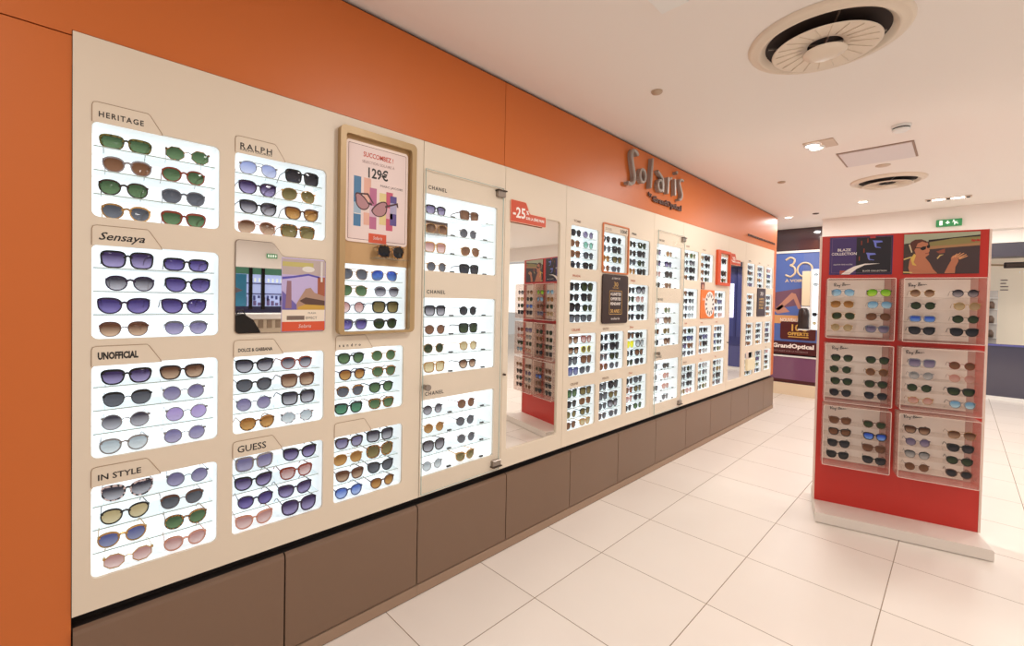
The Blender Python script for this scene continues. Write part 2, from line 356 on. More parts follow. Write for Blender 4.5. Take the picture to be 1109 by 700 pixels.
LN = {'g': 'green', 'dg': 'dark green', 'tg': 'teal green', 'y': 'grey', 'dy': 'dark grey', 'k': 'black', 'pg': 'purple gradient', 'v': 'violet', 'lv': 'lavender', 'yg': 'grey gradient', 'pb': 'pale blue', 'sv': 'smoke violet', 'bg': 'brown gradient', 'b': 'brown', 'a': 'amber', 'o': 'olive', 'be': 'beige', 'mb': 'mirrored blue', 'ib': 'ice blue', 'li': 'lime', 'pk': 'pink', 'rs': 'rose', 'cy': 'clear grey', 'bl': 'blue gradient', 'sb': 'slate blue', 'yl': 'yellow', 'pn': 'pale green'}
def parse(s): return [tuple(D[q] for D, q in zip((NAMES, STN, LN), it.split('-'))) for it in s.split()]

# ------------------------------------------------------------------ display wall
RZW = math.pi/2
ORD = ['top', 'second', 'third', 'bottom']
R_HOLE = .018
def niche(parent, y0, y1, z0, z1, depth=.15, nsh=3, tags=False, face=-.012):
    """backlit recess: liner and glowing back; shelves are its sub-parts"""
    b = MB(); e = .002
    pts = rrect(y0-e, y1+e, z0-e, z1+e, R_HOLE+e); n = len(pts)
    b.add([WP(u, v, face) for u, v in pts]+[WP(u, v, -depth) for u, v in pts], [(i, n+i, n+(i+1) % n, (i+1) % n) for i in range(n)], M_nside)
    b.poly(pts[::-1], -depth, M_light, WP)
    nb = b.build('niche', parent)
    h = (z1-z0-.005)/(nsh+1)
    for k in range(nsh):
        z = z1-.0725-.0742*k if not tags else z1-.097-.098*k
        b = MB(); b.box(-depth+.002, -.014, y0+.004, y1-.012, z-.0035, z, M_shelf); b.box(-.0145, -.0135, y0+.004, y1-.012, z-.003, z+.0005, M_edge)
        o = b.build('shelf', None, loc=tuple(parent.location)); o.parent = nb; o.location = (0, 0, 0)
    return nb
def fill(y0, z1, specs, where, group, detail=True, dy=(.085, .243), rng=None, rows=4, pitch=.0742, first=.0725, x=-.026, rest=False, w=.336):
    for k, sp in enumerate(specs):
        r, c = divmod(k, 2)
        if sp is None: continue
        jy = (rng.random()-.5)*.018; jr = (rng.random()-.5)*.10
        z = z1-first-pitch*r+.0015
        if r == rows-1: z = min(z, z1-(first+pitch*(rows-1)))
        loc = (x, y0+dy[c]+jy, z)
        wh = '%s, %s shelf, %s' % (('left', 'right')[c], ORD[r], where)
        if rest: REST.append((sp, loc, RZW+jr))
        else: sunglasses(sp, loc, RZW+jr, wh, group, detail)
def tab(parent, y0, z1, w=.14, h=.058, txt='', size=.026, sx=1.0, shear=0, space=1.0, width=None, col=None, right=.032, name='header_tab', dz=0, bold=0):
    b = MB(); pts = [(y0, z1-.004), (y0+w+right, z1-.004), (y0+w+right*.92, z1+.004), (y0+w, z1+h-.006), (y0+w-.006, z1+h), (y0+.012, z1+h), (y0+.003, z1+h-.003), (y0, z1+h-.012)]
    b.prism(pts, 0, .0018, M_cream, WP)
    b.tube([WP(u, v, .0016) for u, v in pts[1:]+[pts[0]]], .0011, M_creamline, 5)
    if txt: b.text(txt, y0+.014, z1+.014+dz, size, .0022, col or M_text, WP, sx=sx, shear=shear, space=space, width=width, bold=bold+.0005)
    return b.build(name, parent)
ROWZ = ((2.030, 1.735), (1.650, 1.352), (1.272, .975), (.892, .595))
rng = random.Random(7)
def cabinet(y0, y1, label, cat='display cabinet'):
    return empty('display_cabinet', (0, (y0+y1)/2, .497), label, cat)
def outer(y0, y1): return [(y0+.0015, .497), (y1-.0015, .497), (y1-.0015, 2.283), (y0+.0015, 2.283)]
G_W = 'sunglasses on the backlit wall shelves'

# --- section A
A = cabinet(.008, 1.252, 'wide cream display cabinet with backlit niches and gold promotional frame, nearest the orange wall end')
cols = (.052, .436, .819); W = .336; holes = []
for ci, y in enumerate(cols):
    for ri, (z1, z0) in enumerate(ROWZ):
        if ci == 1 and ri == 1: continue
        if ci == 2 and ri < 2: continue
        holes.append(rrect(y, y+W, z0, z1, R_HOLE))
holes.append(rrect(.843, 1.163, 1.348, 1.648, .004))
holed('front_panel', outer(.008, 1.252), holes, -.012, 0, M_cream, A)
TXT = {(0, 0): dict(txt='HERITAGE', size=.024, width=.108, space=1.25), (0, 1): dict(txt='Sensaya', size=.034, width=.112, shear=.35), (0, 2): dict(txt='UNOFFICIAL', size=.030, width=.098, dz=.003, bold=.001),
       (0, 3): dict(txt='IN STYLE', size=.026, width=.105), (1, 0): dict(txt='RALPH', size=.030, width=.108, space=1.3), (1, 2): dict(txt='DOLCE & GABBANA', size=.018, width=.118),
       (1, 3): dict(txt='GUESS', size=.036, width=.098), (2, 2): dict(txt='sandro', size=.018, width=.10, space=2.2, dz=-.004), (2, 3): dict(txt='')}
SP = {
 (0, 0): 'o-rc-g t-hx-g ty-pt-b rb-pt-g db-pt-g y-pt-y g-pt-y rb-wy-g',
 (0, 1): 'k-sq-pg k-rc-v p-pt-yg k-ct-v p-ct-v p-ct-v b-br-bg y-br-sv',
 (0, 2): 'k-wy-pg db-wy-bg k-br-y s-rd-sv s-rd-yg s-rd-lv s-pt-cy s-rd-sv',
 (0, 3): 'sw-ct-yg y-rd-sv k-pt-be b-br-y g-pt-sb t-pt-g g-hx-pk r-pt-pk',
 (1, 0): 's-av-pb k-sq-dy p-ct-pg g-av-o k-ct-yg b-ct-a r-av-bg t-sq-o',
 (1, 2): 'k-ct-yg rb-pt-yg k-pt-y b-sq-bg y-rd-sv k-sq-yg t-pt-a sw-hx-cy',
 (1, 3): 's-sq-sv k-ct-pg k-ct-pg rb-wy-pk p-pt-v p-ct-pg r-ct-pk p-ov-pg',
 (2, 2): 'k-pt-g g-rd-g p-pt-a t-pt-g t-br-y k-pt-g k-wy-tg t-wy-g',
 (2, 3): 'db-wy-sv k-sq-yg g-av-a t-ov-o b-wy-bg k-ct-y n-pt-bl b-pt-a'}
cn = ('leftmost column', 'second column', 'third column')
for (ci, ri), s in SP.items():
    z1, z0 = ROWZ[ri]; y = cols[ci]
    niche(A, y, y+W, z0, z1); tab(A, y, z1, **TXT[(ci, ri)])
    fill(y, z1, parse(s), '%s niche, %s' % (ORD[ri], cn[ci]), G_W, rng=rng)
b = MB(); b.text('RALPH LAUREN', .436+.014, 2.037, .011, .0022, M_text, WP, width=.108); b.build('lettering', A)
# mirror with a poster stuck on its right half
mr = empty('wall_mirror', (0, .52, 1.354), 'small mirror with folder-tab top, between the niches of the second column', 'mirror')
mpts = [(.438, 1.366), (.442, 1.358), (.45, 1.354), (.76, 1.354), (.769, 1.358), (.772, 1.366), (.772, 1.645), (.768, 1.652), (.76, 1.655), (.612, 1.655), (.600, 1.66), (.572, 1.70), (.562, 1.706), (.45, 1.706), (.442, 1.703), (.438, 1.695)]
b = MB(); b.prism(mpts, .0004, .004, mat('mirror_edge', (120, 95, 75), .4), WP); b.build('backing', mr)
b = MB(); b.poly([(.605+(u-.605)*.987, 1.53+(v-1.53)*.99) for u, v in mpts], .0046, M_mirror, WP); b.build('mirror_glass', mr)
def C_(n, c, r=.5): return mat('print_'+n, c, r)
po = empty('street_scene_poster', (0, .685, 1.356), 'small lilac street scene poster with orange foot, on the right half of small mirror', 'poster')
b = MB(); b.prism(rrect(.5985, .770, 1.356, 1.652, .012, 4, (1, 1, 0, 0)), .0048, .0062, C_('lilac', (196, 180, 222)), WP)
def q(b, u0, u1, v0, v1, w, c): b.poly([(u0, v0), (u1, v0), (u1, v1), (u0, v1)], w, c, WP)
q(b, .6, .768, 1.585, 1.648, .0064, C_('grey_mauve', (190, 172, 168))); q(b, .6, .72, 1.618, 1.636, .0066, C_('olive_y', (196, 184, 110)))
b.poly([(.6, 1.575), (.64, 1.58), (.70, 1.592), (.745, 1.582), (.745, 1.575), (.70, 1.584), (.65, 1.574), (.6, 1.565)], .0067, C_('navy_blue', (92, 84, 180)), WP)
b.poly([(.70+.025*math.cos(t*.4), 1.61+.012*math.sin(t*.4)) for t in range(16)], .0067, C_('ivory', (226, 220, 214)), WP)
q(b, .738, .768, 1.46, 1.58, .0067, C_('rust', (168, 92, 62))); q(b, .75, .758, 1.56, 1.645, .0068, C_('ivory', (226, 220, 214)))
b.poly([(.612, 1.45), (.618, 1.56), (.634, 1.56), (.636, 1.45)], .0068, C_('clay', (150, 110, 120)), WP)
b.poly([(.60, 1.52), (.66, 1.46), (.67, 1.44), (.60, 1.44)], .0067, C_('indigo', (110, 96, 170)), WP)
b.poly([(.655, 1.47), (.69, 1.53), (.71, 1.535), (.725, 1.515), (.768, 1.50), (.768, 1.44), (.655, 1.44)], .0068, C_('tan', (176, 140, 120)), WP)
b.poly([(.665, 1.48), (.69, 1.495), (.768, 1.482), (.768, 1.462), (.69, 1.466)], .0069, C_('umber', (90, 62, 52)), WP)
b.poly([(.66, 1.455), (.69, 1.466), (.768, 1.462), (.768, 1.44), (.66, 1.44)], .00695, C_('ochre', (202, 160, 66)), WP)
q(b, .6, .768, 1.396, 1.444, .0071, C_('cream_print', (240, 224, 204))); q(b, .618, .686, 1.403, 1.420, .0073, C_('taupe', (120, 100, 90)))
b.text('EFFECT', .69, 1.405, .016, .0073, M_text, WP, width=.045); b.text('FLASH', .70, 1.427, .011, .0073, M_text, WP, width=.03)
q(b, .6, .768, 1.358, 1.396, .0072, C_('orange_print', (214, 84, 48))); b.text('Solaris', .662, 1.371, .020, .0074, C_('ivory', (226, 220, 214)), WP, width=.05, shear=.2)
b.build('printed_sheet', po)

# gold promotional frame
gf = empty('promotional_frame', (0, 1.0, 1.335), 'matt gold rounded frame around the sunglasses price poster and blue-lens niche', 'frame')
M_gold = mat('matt_gold', (176, 146, 102), .4, .15); M_gold2 = mat('gold_backing', (196, 158, 110), .5)
fo = rrect(.818, 1.192, 1.337, 2.236, .022); fi = rrect(.843, 1.167, 1.348, 2.205, .012)
holed('rim', fo, [fi], 0.0005, .032, M_gold, gf)
holed('backing', rrect(.842, 1.168, 1.347, 2.206, .012), [rrect(.843, 1.163, 1.3485, 1.648, .004)], .0006, .003, M_gold2, gf)
b = MB(); z1 = 2.187; b.prism(rrect(.852, 1.158, 1.745, 2.188, .016), .0032, .008, C_('pink_white', (244, 224, 214)), WP)
P1 = C_('pale_pink', (234, 212, 206)); b.poly(rrect(.862, 1.148, 1.757, 2.176, .004), .0083, C_('dark_line', (120, 60, 60)), WP); b.poly(rrect(.864, 1.146, 1.759, 2.174, .004), .0085, P1, WP)
b.text('SUCCOMBEZ !', 1.005, 2.128, .030, .0090, C_('brick', (200, 70, 44)), WP, 'CENTER', width=.148, bold=.0006)
b.text('SÉLECTION SOLAIRE À', 1.005, 2.100, .017, .0090, C_('mauve_text', (150, 110, 104)), WP, 'CENTER', width=.160)
b.text('129€', 1.0, 2.040, .062, .0090, M_text, WP, 'CENTER', width=.098, bold=.0016)
b.text('MARC JACOBS', 1.072, 2.008, .014, .0090, M_text, WP, 'CENTER', width=.115)
STR = [(.905, 1.815, 2.035, (70, 120, 160)), (.952, 1.825, 2.035, (226, 172, 152)), (.980, 1.81, 1.995, (184, 104, 140)), (1.028, 1.835, 1.98, (222, 200, 140)), (1.062, 1.812, 1.99, (196, 82, 110)), (1.082, 1.838, 1.975, (90, 72, 136))]
for k, (u, a, c, cc) in enumerate(STR):
    q(b, u-.017, u+.017, a, c, .0086+.0001*k, C_('stripe%d' % k, cc))
    q(b, u-.017, u+.017, a+.055, a+.105, .0087+.0001*k, C_('stripel%d' % k, tuple(int(v*.45+235*.55) for v in cc)))
q(b, .890, .925, 1.868, 1.872, .0092, C_('ivory', (226, 220, 214)))
# printed cat-eye sunglasses
fr = C_('print_frame', (74, 36, 40)); ln = C_('print_lens', (176, 128, 132))
def pe(cx, cz, a, bb, k): return [(cx+a*math.cos(t)*(1+.0*k)+.012*k*max(0, math.sin(t)), cz+bb*math.sin(t)+.014*k*math.cos(t)*(1 if math.sin(t) > 0 else .2)) for t in [i*math.pi/10 for i in range(20)]]
b.poly(pe(.930, 1.925, .034, .036, -1), .0094, fr, WP); b.poly(pe(1.010, 1.905, .040, .036, 1), .0094, fr, WP)
b.poly(pe(.930, 1.924, .029, .030, -1), .0096, ln, WP); b.poly(pe(1.010, 1.904, .034, .031, 1), .0096, ln, WP)
b.poly([(.955, 1.918), (.975, 1.915), (.975, 1.924), (.955, 1.928)], .0097, fr, WP)
b.poly([(.905, 1.962), (.955, 1.968), (.985, 1.925), (.978, 1.925), (.950, 1.960), (.905, 1.955)], .0093, fr, WP)
b.poly([(1.04, 1.925), (1.105, 1.948), (1.108, 1.926), (1.101, 1.926), (1.098, 1.938), (1.04, 1.915)], .0097, fr, WP)
q(b, .960, 1.048, 1.748, 1.790, .0093, C_('orange_print', (214, 84, 48))); b.text('Solaris', 1.004, 1.764, .022, .0096, C_('ivory', (226, 220, 214)), WP, 'CENTER', width=.045, shear=.2)
b.build('poster', gf)
niche(gf, .843, 1.163, 1.3485, 1.648, face=0)
b = MB(); b.box(.003, .05, .97, 1.15, 1.676, 1.680, M_shelf); b.tube([(.03, .985, 1.685), (.035, 1.05, 1.683), (.03, 1.12, 1.69)], .0012, mat('cord', (214, 190, 140), .5), 5); b.build('ledge', gf)
sunglasses(parse('t-ov-k')[0], (.045, 1.055, 1.681), RZW, 'on ledge below the price poster', 'sunglasses with the price poster')
fill(.828, 1.648, parse('g-av-y g-av-mb g-av-g s-br-yg p-rd-pk k-sq-o y-wy-v db-pt-dg'), 'niche of gold frame', G_W, rng=rng)

# --- glass-door cases
def glass_case(y0, y1, n0, n1, label, specs, where, seed, heads, knob):
    c = cabinet(y0, y1, label, 'display case'); rg = random.Random(seed)
    rz = ((2.030, 1.641), (1.504, 1.110), (.985, .595))
    holed('front_panel', outer(y0, y1), [rrect(n0, n1, a, d, .006) for d, a in rz], -.012, 0, M_cream, c)
    for k, (z1, z0) in enumerate(rz):
        nb = niche(c, n0, n1, z0, z1, tags=True)
        for i in range(4):
            for u in (.195, .425):
                b = MB(); z = z1-.097-.098*i if i < 3 else z0; b.box(-.03, -.02, n0+u-.012, n0+u+.012, z+.001, z+.008, mat('tag_black', (30, 28, 30), .4))
                o = b.build('price_tag', None, loc=tuple(c.location)); o.parent = nb; o.location = (0, 0, 0)
        b = MB(); b.text(heads[k], n0+.018, z1+.022, .026, .001, M_text, WP, width=.115, space=1.3, bold=.0006); b.build('lettering', c)
        fill(n0, z1, specs[k], '%s niche, %s' % (('top', 'middle', 'bottom')[k], where), 'sunglasses in the glass-door cases', True, (.105, .33), rg, 4, .098, .095, -.045)
    b = MB(); b.box(.010, .015, n0-.004, n1+.035, .510, 2.145, M_pane)
    for u in (n0-.004, n1+.035): b.box(.0095, .0155, u-.001, u+.001, .510, 2.145, M_edge)
    b.box(.0095, .0155, n0-.004, n1+.035, 2.144, 2.146, M_edge); b.box(.0095, .0155, n0-.004, n1+.035, .509, .511, M_edge)
    gd = b.build('glass_door', c)
    for z in (2.115, .545):
        b = MB(); b.bbox(0, .022, n1-.015, n1+.045, z-.022, z+.022, M_steel); b.box(.0, .03, n1-.02, n1+.05, z+.012 if z > 1 else z-.018, z+.018 if z > 1 else z-.012, mat('hinge_dark', (80, 66, 56), .4, .6)); b.build('hinge', c)
    b = MB(); b.tube([(0, n0+.01, knob), (.03, n0+.01, knob)], .012, M_steel, 14); b.tube([(.03, n0+.01, knob), (.045, n0+.01, knob)], .016, M_steel, 14); b.build('lock', c, )
    return c
ch = glass_case(1.252, 1.817, 1.262, 1.756, 'cream case with a glass door, just right of the gold promotional frame',
  [parse('k-wy-sv b-sq-b g-av-bg s-rd-y g-sq-pk g-av-b g-rd-y k-sq-dy'), parse('k-sq-yg k-rd-dy b-rd-b k-sq-dg g-rd-dg g-rd-be g-sq-be db-pt-bg'), parse('k-rd-yg rb-rd-b g-rd-a k-rd-y k-ov-yg s-rd-y s-rd-cy g-ct-o')],
  'near glass case', 3, ('CHANEL', 'CHANEL', 'CHANEL'), 1.055)
cd = empty('display_card', (-.07, 1.34, 1.838), 'brown framed card standing behind glasses in the top niche of near glass case', 'card')
b = MB(); b.box(-.085, -.075, 1.30, 1.46, 1.836, 1.91, mat('card_frame', (92, 70, 60), .5)); b.box(-.0745, -.074, 1.31, 1.45, 1.845, 1.895, mat('card_print', (198, 168, 152), .5)); b.build('card', cd)

# --- tall mirrors
def tall_mirror(y0, y1, n0, n1, label, mlabel, slabel):
    c = cabinet(y0, y1, label)
    h = [(n0, .60), (n1-.012, .60), (n1, .612), (n1, 2.018), (n1-.012, 2.03), (n0, 2.03)]
    holed('front_panel', outer(y0, y1), [h], -.012, 0, M_cream, c)
    b = MB(); pts = [(u, v) for u, v in h]; n = len(pts); dd = -.011
    b.add([WP(u, v, -.012) for u, v in pts]+[WP(u, v, dd) for u, v in pts], [(i, n+i, n+(i+1) % n, (i+1) % n) for i in range(n)], M_cream); b.build('recess', c)
    m = empty('tall_mirror', (dd, (n0+n1)/2, .6), mlabel, 'mirror', 'tall mirrors in the display wall')
    b = MB(); b.box(dd-.004, dd-.0005, n0, n1, .6, 2.03, mat('mirror_edge', (120, 95, 75), .4)); b.build('backing', m); b = MB(); b.poly(h, dd+.0002, M_mirror, WP); b.build('mirror_glass', m)
    b = MB(); s = .32/.33; k = n0-.004; M_os = mat('orange_sign', (206, 76, 40), .4)
    pts = [(k, 1.97), (k, 2.092), (k+.006, 2.10), (k+.125, 2.10), (k+.135, 2.094), (k+.165, 2.04), (k+.175, 2.034), (k+.312, 2.034), (k+.318, 2.028), (k+.318, 1.976), (k+.312, 1.97)]
    b.prism(pts, .0005, .005, M_os, WP)
    b.tube([WP(u, v, .0045) for u, v in pts], .0018, mat('sign_rim', (240, 200, 170), .4), 5, True)
    M_w = mat('white_ink', (250, 240, 232), .5)
    b.text('-25', k+.018, 2.0, .086, .0056, M_w, WP, width=.108, bold=.0022); b.text('%', k+.135, 2.028, .034, .0056, M_w, WP, width=.024, bold=.001)
    b.text('SUR LA 2ÈME PAIRE', k+.134, 1.998, .022, .0056, M_w, WP, width=.168, bold=.0008)
    sg = empty('discount_sign', (0, k+.16, 1.97), slabel, 'sign', 'orange discount signs'); b.build('sign_plate', sg)
    b = MB(); b.tube([(0, y0+.012, 1.06), (.018, y0+.012, 1.06)], .006, mat('hinge_dark', (80, 66, 56), .4, .6), 10); b.build('lock', c)
tall_mirror(1.817, 2.392, 1.862, 2.335, 'cream cabinet unit that holds the nearer tall mirror', 'tall mirror nearer the camera, reflecting the red stand', 'orange minus 25 sign on the nearer tall mirror')
tall_mirror(5.41, 5.985, 5.47, 5.935, 'cream cabinet unit that holds the farther tall mirror', 'tall mirror farther away, reflecting the blue corridor', 'orange minus 25 sign on the farther tall mirror')

# --- section C
PAL = parse('k-wy-dy k-sq-dy k-rd-dg k-ct-yg db-pt-b t-wy-b k-pt-k k-br-dg g-rd-g s-av-y k-sq-yg b-ov-bg g-av-o k-rc-dy p-ct-pg s-rd-cy r-rd-pk t-rd-a k-ov-dy n-wy-sb k-hx-y')
def rnd(n, rg): return [rg.choice(PAL) for _ in range(n)]
Cc = cabinet(2.392, 3.622, 'cream display cabinet with niches and a dark anniversary poster, right of the nearer tall mirror')
cC = (2.45, 2.835, 3.222); hs = [rrect(y, y+.333, z0, z1, R_HOLE) for i, y in enumerate(cC) for r, (z1, z0) in enumerate(ROWZ) if not (i == 1 and r == 1)]
holed('front_panel', outer(2.392, 3.622), hs, -.012, 0, M_cream, Cc)
SC = {(0, 0): 'k-pt-dy s-rd-sv t-pt-b s-rd-pn t-wy-b k-pt-y p-rd-dy k-wy-dy', (0, 1): 'k-sq-dy k-ov-dg k-wy-dy k-sq-dy k-ov-dy k-pt-dg k-sq-y k-ct-y', (0, 2): 'b-ct-bg rb-ct-pk k-wy-bg yl-rd-o k-sq-y b-sq-b n-sq-sb k-av-y', (0, 3): 'k-sq-g db-sq-o k-pt-dy t-av-b y-rd-o k-pt-o b-pt-b g-wy-be',
      (1, 0): 'k-pt-dy k-br-dy s-rd-y k-sq-dy g-pt-a k-wy-o r-rd-b y-pt-y', (1, 2): 'k-br-dy k-ct-dy k-ct-dy k-ov-dy b-pt-y k-wy-dg rb-pt-b s-rd-y', (1, 3): 'k-sq-y k-ov-dy k-sq-y b-pt-o k-pt-y k-ov-yg b-pt-y s-pt-y',
      (2, 0): 'k-pt-k k-ct-dg k-pt-k k-sq-dy k-ct-y k-pt-dg t-pt-a k-sq-k', (2, 1): 'k-pt-dy k-ov-yg k-pt-dg r-rd-pk k-ct-k k-sq-y k-ct-dy k-pt-dy', (2, 2): 'k-ct-b k-pt-k yl-sq-yl s-ov-cy k-rd-dy k-ct-b k-pt-dg k-av-dy', (2, 3): 'k-pt-dy k-ct-y rb-pt-b k-pt-o r-pt-pk y-pt-dy k-pt-dy db-rd-g'}
HC = {(0, 0): 'TOMS', (0, 1): 'OAKLEY', (0, 2): 'CELINE', (0, 3): 'GUCCI', (1, 0): 'RAY', (1, 2): 'LACOSTE', (1, 3): 'BOSS', (2, 0): 'CARRERA', (2, 1): 'FENDI', (2, 2): 'Dior', (2, 3): 'Dior'}
HC = {k: None for k in HC}
wC = ('column beside near mirror', 'column with dark poster', 'column beside far case')
for (i, r), s in SC.items():
    z1, z0 = ROWZ[r]; y = cC[i]; niche(Cc, y, y+.333, z0, z1)
    fill(y, z1, parse(s), '%s niche, %s' % (ORD[r], wC[i]), G_W, True, rng=rng)
M_gt = mat('grey_lettering', (150, 122, 100), .6); M_rt = mat('red_lettering', (190, 110, 84), .6)
def heads(parent, items):
    for y, z, t, w, m in items:
        b = MB(); b.text(t, y, z, .022, .001, m, WP, width=w, bold=.0006); b.build('lettering', parent)
heads(Cc, [(2.475, 2.052, 'TOMS', .08, M_gt), (2.475, 1.672, 'PRADA', .09, M_rt), (2.475, 1.294, 'CELINE', .10, M_rt), (2.475, .914, 'CELINE', .09, M_gt), (3.25, 2.055, 'PRADA', .07, M_text), (3.25, 1.672, 'PRADA', .07, M_rt), (3.25, 1.292, 'Dior', .06, M_rt), (3.25, .914, 'Dior', .06, M_rt), (2.86, 1.29, 'GUCCI', .08, M_gt), (2.87, .912, 'PERSOL', .09, M_gt)])
of = empty('orange_frame', (0, 3.01, 1.735), 'thin orange frame around the top niche of the column above the dark poster', 'frame')
holed('rim', rrect(2.826, 3.196, 1.722, 2.098, .016), [rrect(2.836, 3.186, 1.732, 2.088, .012)], .0005, .010, mat('orange_thin', (214, 120, 64), .4), of)
b = MB(); b.prism([(2.838, 2.032), (3.184, 2.032), (3.184, 2.086), (2.838, 2.086)], .0005, .004, M_cream, WP); b.text('SOLDES', 2.86, 2.046, .026, .0045, M_gt, WP, width=.085); b.text('100€', 3.06, 2.044, .040, .0045, M_text, WP, width=.1, bold=.001); b.build('header_strip', of)
pb = empty('anniversary_poster', (0, 3.01, 1.335), 'dark brown anniversary poster with gold lettering under the orange-framed niche', 'poster')
M_choc = mat('chocolate_print', (52, 32, 30), .4); M_gp = mat('gold_ink', (214, 170, 96), .4)
b = MB(); b.prism(rrect(2.832, 3.19, 1.337, 1.712, .022), .0005, .012, M_choc, WP)
b.text('LE TEMPS DE', 3.01, 1.678, .018, .0126, mat('white_ink', (250, 240, 232), .5), WP, 'CENTER', width=.115)
b.text('30', 3.01, 1.622, .050, .0126, M_gp, WP, 'CENTER', width=.06); b.text('SOLARIS', 3.01, 1.606, .014, .0126, M_gp, WP, 'CENTER', width=.085)
fr_ = rrect(2.925, 3.10, 1.408, 1.588, .004)
b.tube([WP(u, v, .0125) for u, v in fr_], .002, M_gp, 5, True)
for k, t in enumerate(('4 LUNETTES', 'OFFERTES', 'PENDANT')): b.text(t, 3.012, 1.553-.037*k, .030, .0126, mat('white_ink', (250, 240, 232), .5), WP, 'CENTER', width=.145, bold=.0006)
b.text('30 ANS !', 3.012, 1.420, .038, .0126, M_gp, WP, 'CENTER', width=.14, bold=.001); b.text('solaris', 3.012, 1.366, .026, .0126, mat('white_ink', (250, 240, 232), .5), WP, 'CENTER', width=.12)
b.build('printed_board', pb)

c2 = glass_case(3.622, 4.205, 3.680, 4.172, 'cream case with a glass door, farther along beyond the dark poster column',
  [rnd(8, random.Random(11)), rnd(8, random.Random(12)), [parse('k-rd-y')[0], parse('k-rc-dy')[0], parse('k-rd-y')[0], parse('r-pt-rs')[0], parse('k-pt-y')[0], parse('r-pt-rs')[0], parse('s-rd-cy')[0], parse('y-pt-y')[0]]],
  'far glass case', 5, ('TOM FORD', 'TOM FORD', 'TOM FORD'), 1.055)

# --- section D
D = cabinet(4.205, 5.41, 'cream display cabinet with niches and an orange clock poster, right of the far glass case')
cD = ((4.245, .333), (4.63, .333), (5.02, .333)); hs = []
for i, (y, w) in enumerate(cD):
    for r, (z1, z0) in enumerate(ROWZ):
        if i == 1 and r == 1: continue
        if i == 2 and r == 0: hs.append(rrect(5.10, 5.375, 1.745, 2.035, .006)); continue
        hs.append(rrect(y, y+w, z0, z1, R_HOLE))
holed('front_panel', outer(4.205, 5.41), hs, -.012, 0, M_cream, D)
for i, (y, w) in enumerate(cD):
    for r, (z1, z0) in enumerate(ROWZ):
        if i == 1 and r == 1: continue
        if i == 2 and r == 0: continue
        niche(D, y, y+w, z0, z1)
        fill(y, z1, rnd(8, random.Random(20+i*4+r)), '%s niche, %s' % (ORD[r], 'column past far case'), G_W, False, rng=rng, rest=(i > 0))
of2 = empty('orange_frame', (0, 5.23, 1.71), 'deep orange box frame with a narrow niche of sunglasses, left of the farther mirror', 'frame')
M_or2 = mat('orange_frame_paint', (214, 84, 40), .4)
holed('rim', rrect(5.02, 5.40, 1.712, 2.10, .014), [rrect(5.10, 5.375, 1.745, 2.07, .006)], .0005, .028, M_or2, of2)
b = MB(); b.prism([(5.10, 2.036), (5.375, 2.036), (5.375, 2.07), (5.10, 2.07)], .0005, .004, M_cream, WP); b.text('SOLDES 100€', 5.12, 2.043, .022, .0045, M_text, WP, width=.22); b.build('header_strip', of2)
niche(of2, 5.10, 5.375, 1.745, 2.035, face=0)
for k, (z, lab) in enumerate(((1.962, 'top shelf'), (1.82, 'middle shelf'), (1.747, 'bottom shelf'))):
    sunglasses(parse(('k-sq-dy', 'k-ov-k', 't-pt-dg')[k])[0], (-.004, 5.285, z), RZW, lab+' of orange box frame', G_W, False)
ck = empty('clock_poster', (0, 4.80, 1.35), 'orange poster showing a ring of black sunglasses on a white disc', 'poster')
b = MB(); b.prism(rrect(4.635, 4.985, 1.35, 1.65, .008), .0005, .009, mat('poster_orange', (230, 122, 50), .45), WP)
b.poly([(4.86+.125*math.cos(t), 1.50+.135*math.sin(t)) for t in [i*math.pi/24 for i in range(48)]], .0095, mat('white_print', (244, 236, 230), .5), WP)
for k in range(12):
    t = k*math.pi/6; c, s_ = math.cos(t), math.sin(t); r0, r1, hw = .075, .112, .010
    b.poly([(4.86+r0*c-hw*s_, 1.5+(r0*s_+hw*c)*1.05), (4.86+r0*c+hw*s_, 1.5+(r0*s_-hw*c)*1.05), (4.86+r1*c+hw*s_, 1.5+(r1*s_-hw*c)*1.05), (4.86+r1*c-hw*s_, 1.5+(r1*s_+hw*c)*1.05)][::-1], .0100, M_text, WP)
b.text('Solaris', 4.66, 1.54, .04, .0098, mat('white_ink', (250, 240, 232), .5), WP, width=.08, shear=.2); b.build('printed_board', ck)
b = MB(); b.prism(rrect(4.64, 4.73, 1.655, 1.725, .004), .0005, .004, mat('photo_print', (110, 60, 58), .5), WP)
b.poly([(4.655, 1.66), (4.72, 1.66), (4.71, 1.69), (4.69, 1.71), (4.665, 1.70)], .0045, mat('photo_skin', (205, 150, 125), .5), WP)
cc_ = empty('photo_card', (0, 4.68, 1.655), 'small dark portrait card above the orange ring poster', 'card'); b.build('printed_card', cc_)
heads(D, [(4.27, 2.055, 'BOSS', .07, M_gt), (4.66, 2.055, 'POLICE', .08, M_gt), (4.28, 1.30, 'miu', .05, M_rt), (4.66, 1.30, 'miu', .05, M_rt), (5.06, 1.30, 'miu', .05, M_rt), (4.66, .915, 'YSL', .05, M_rt), (5.06, .915, 'YSL', .05, M_rt), (4.27, .915, 'PRADA', .08, M_gt)])

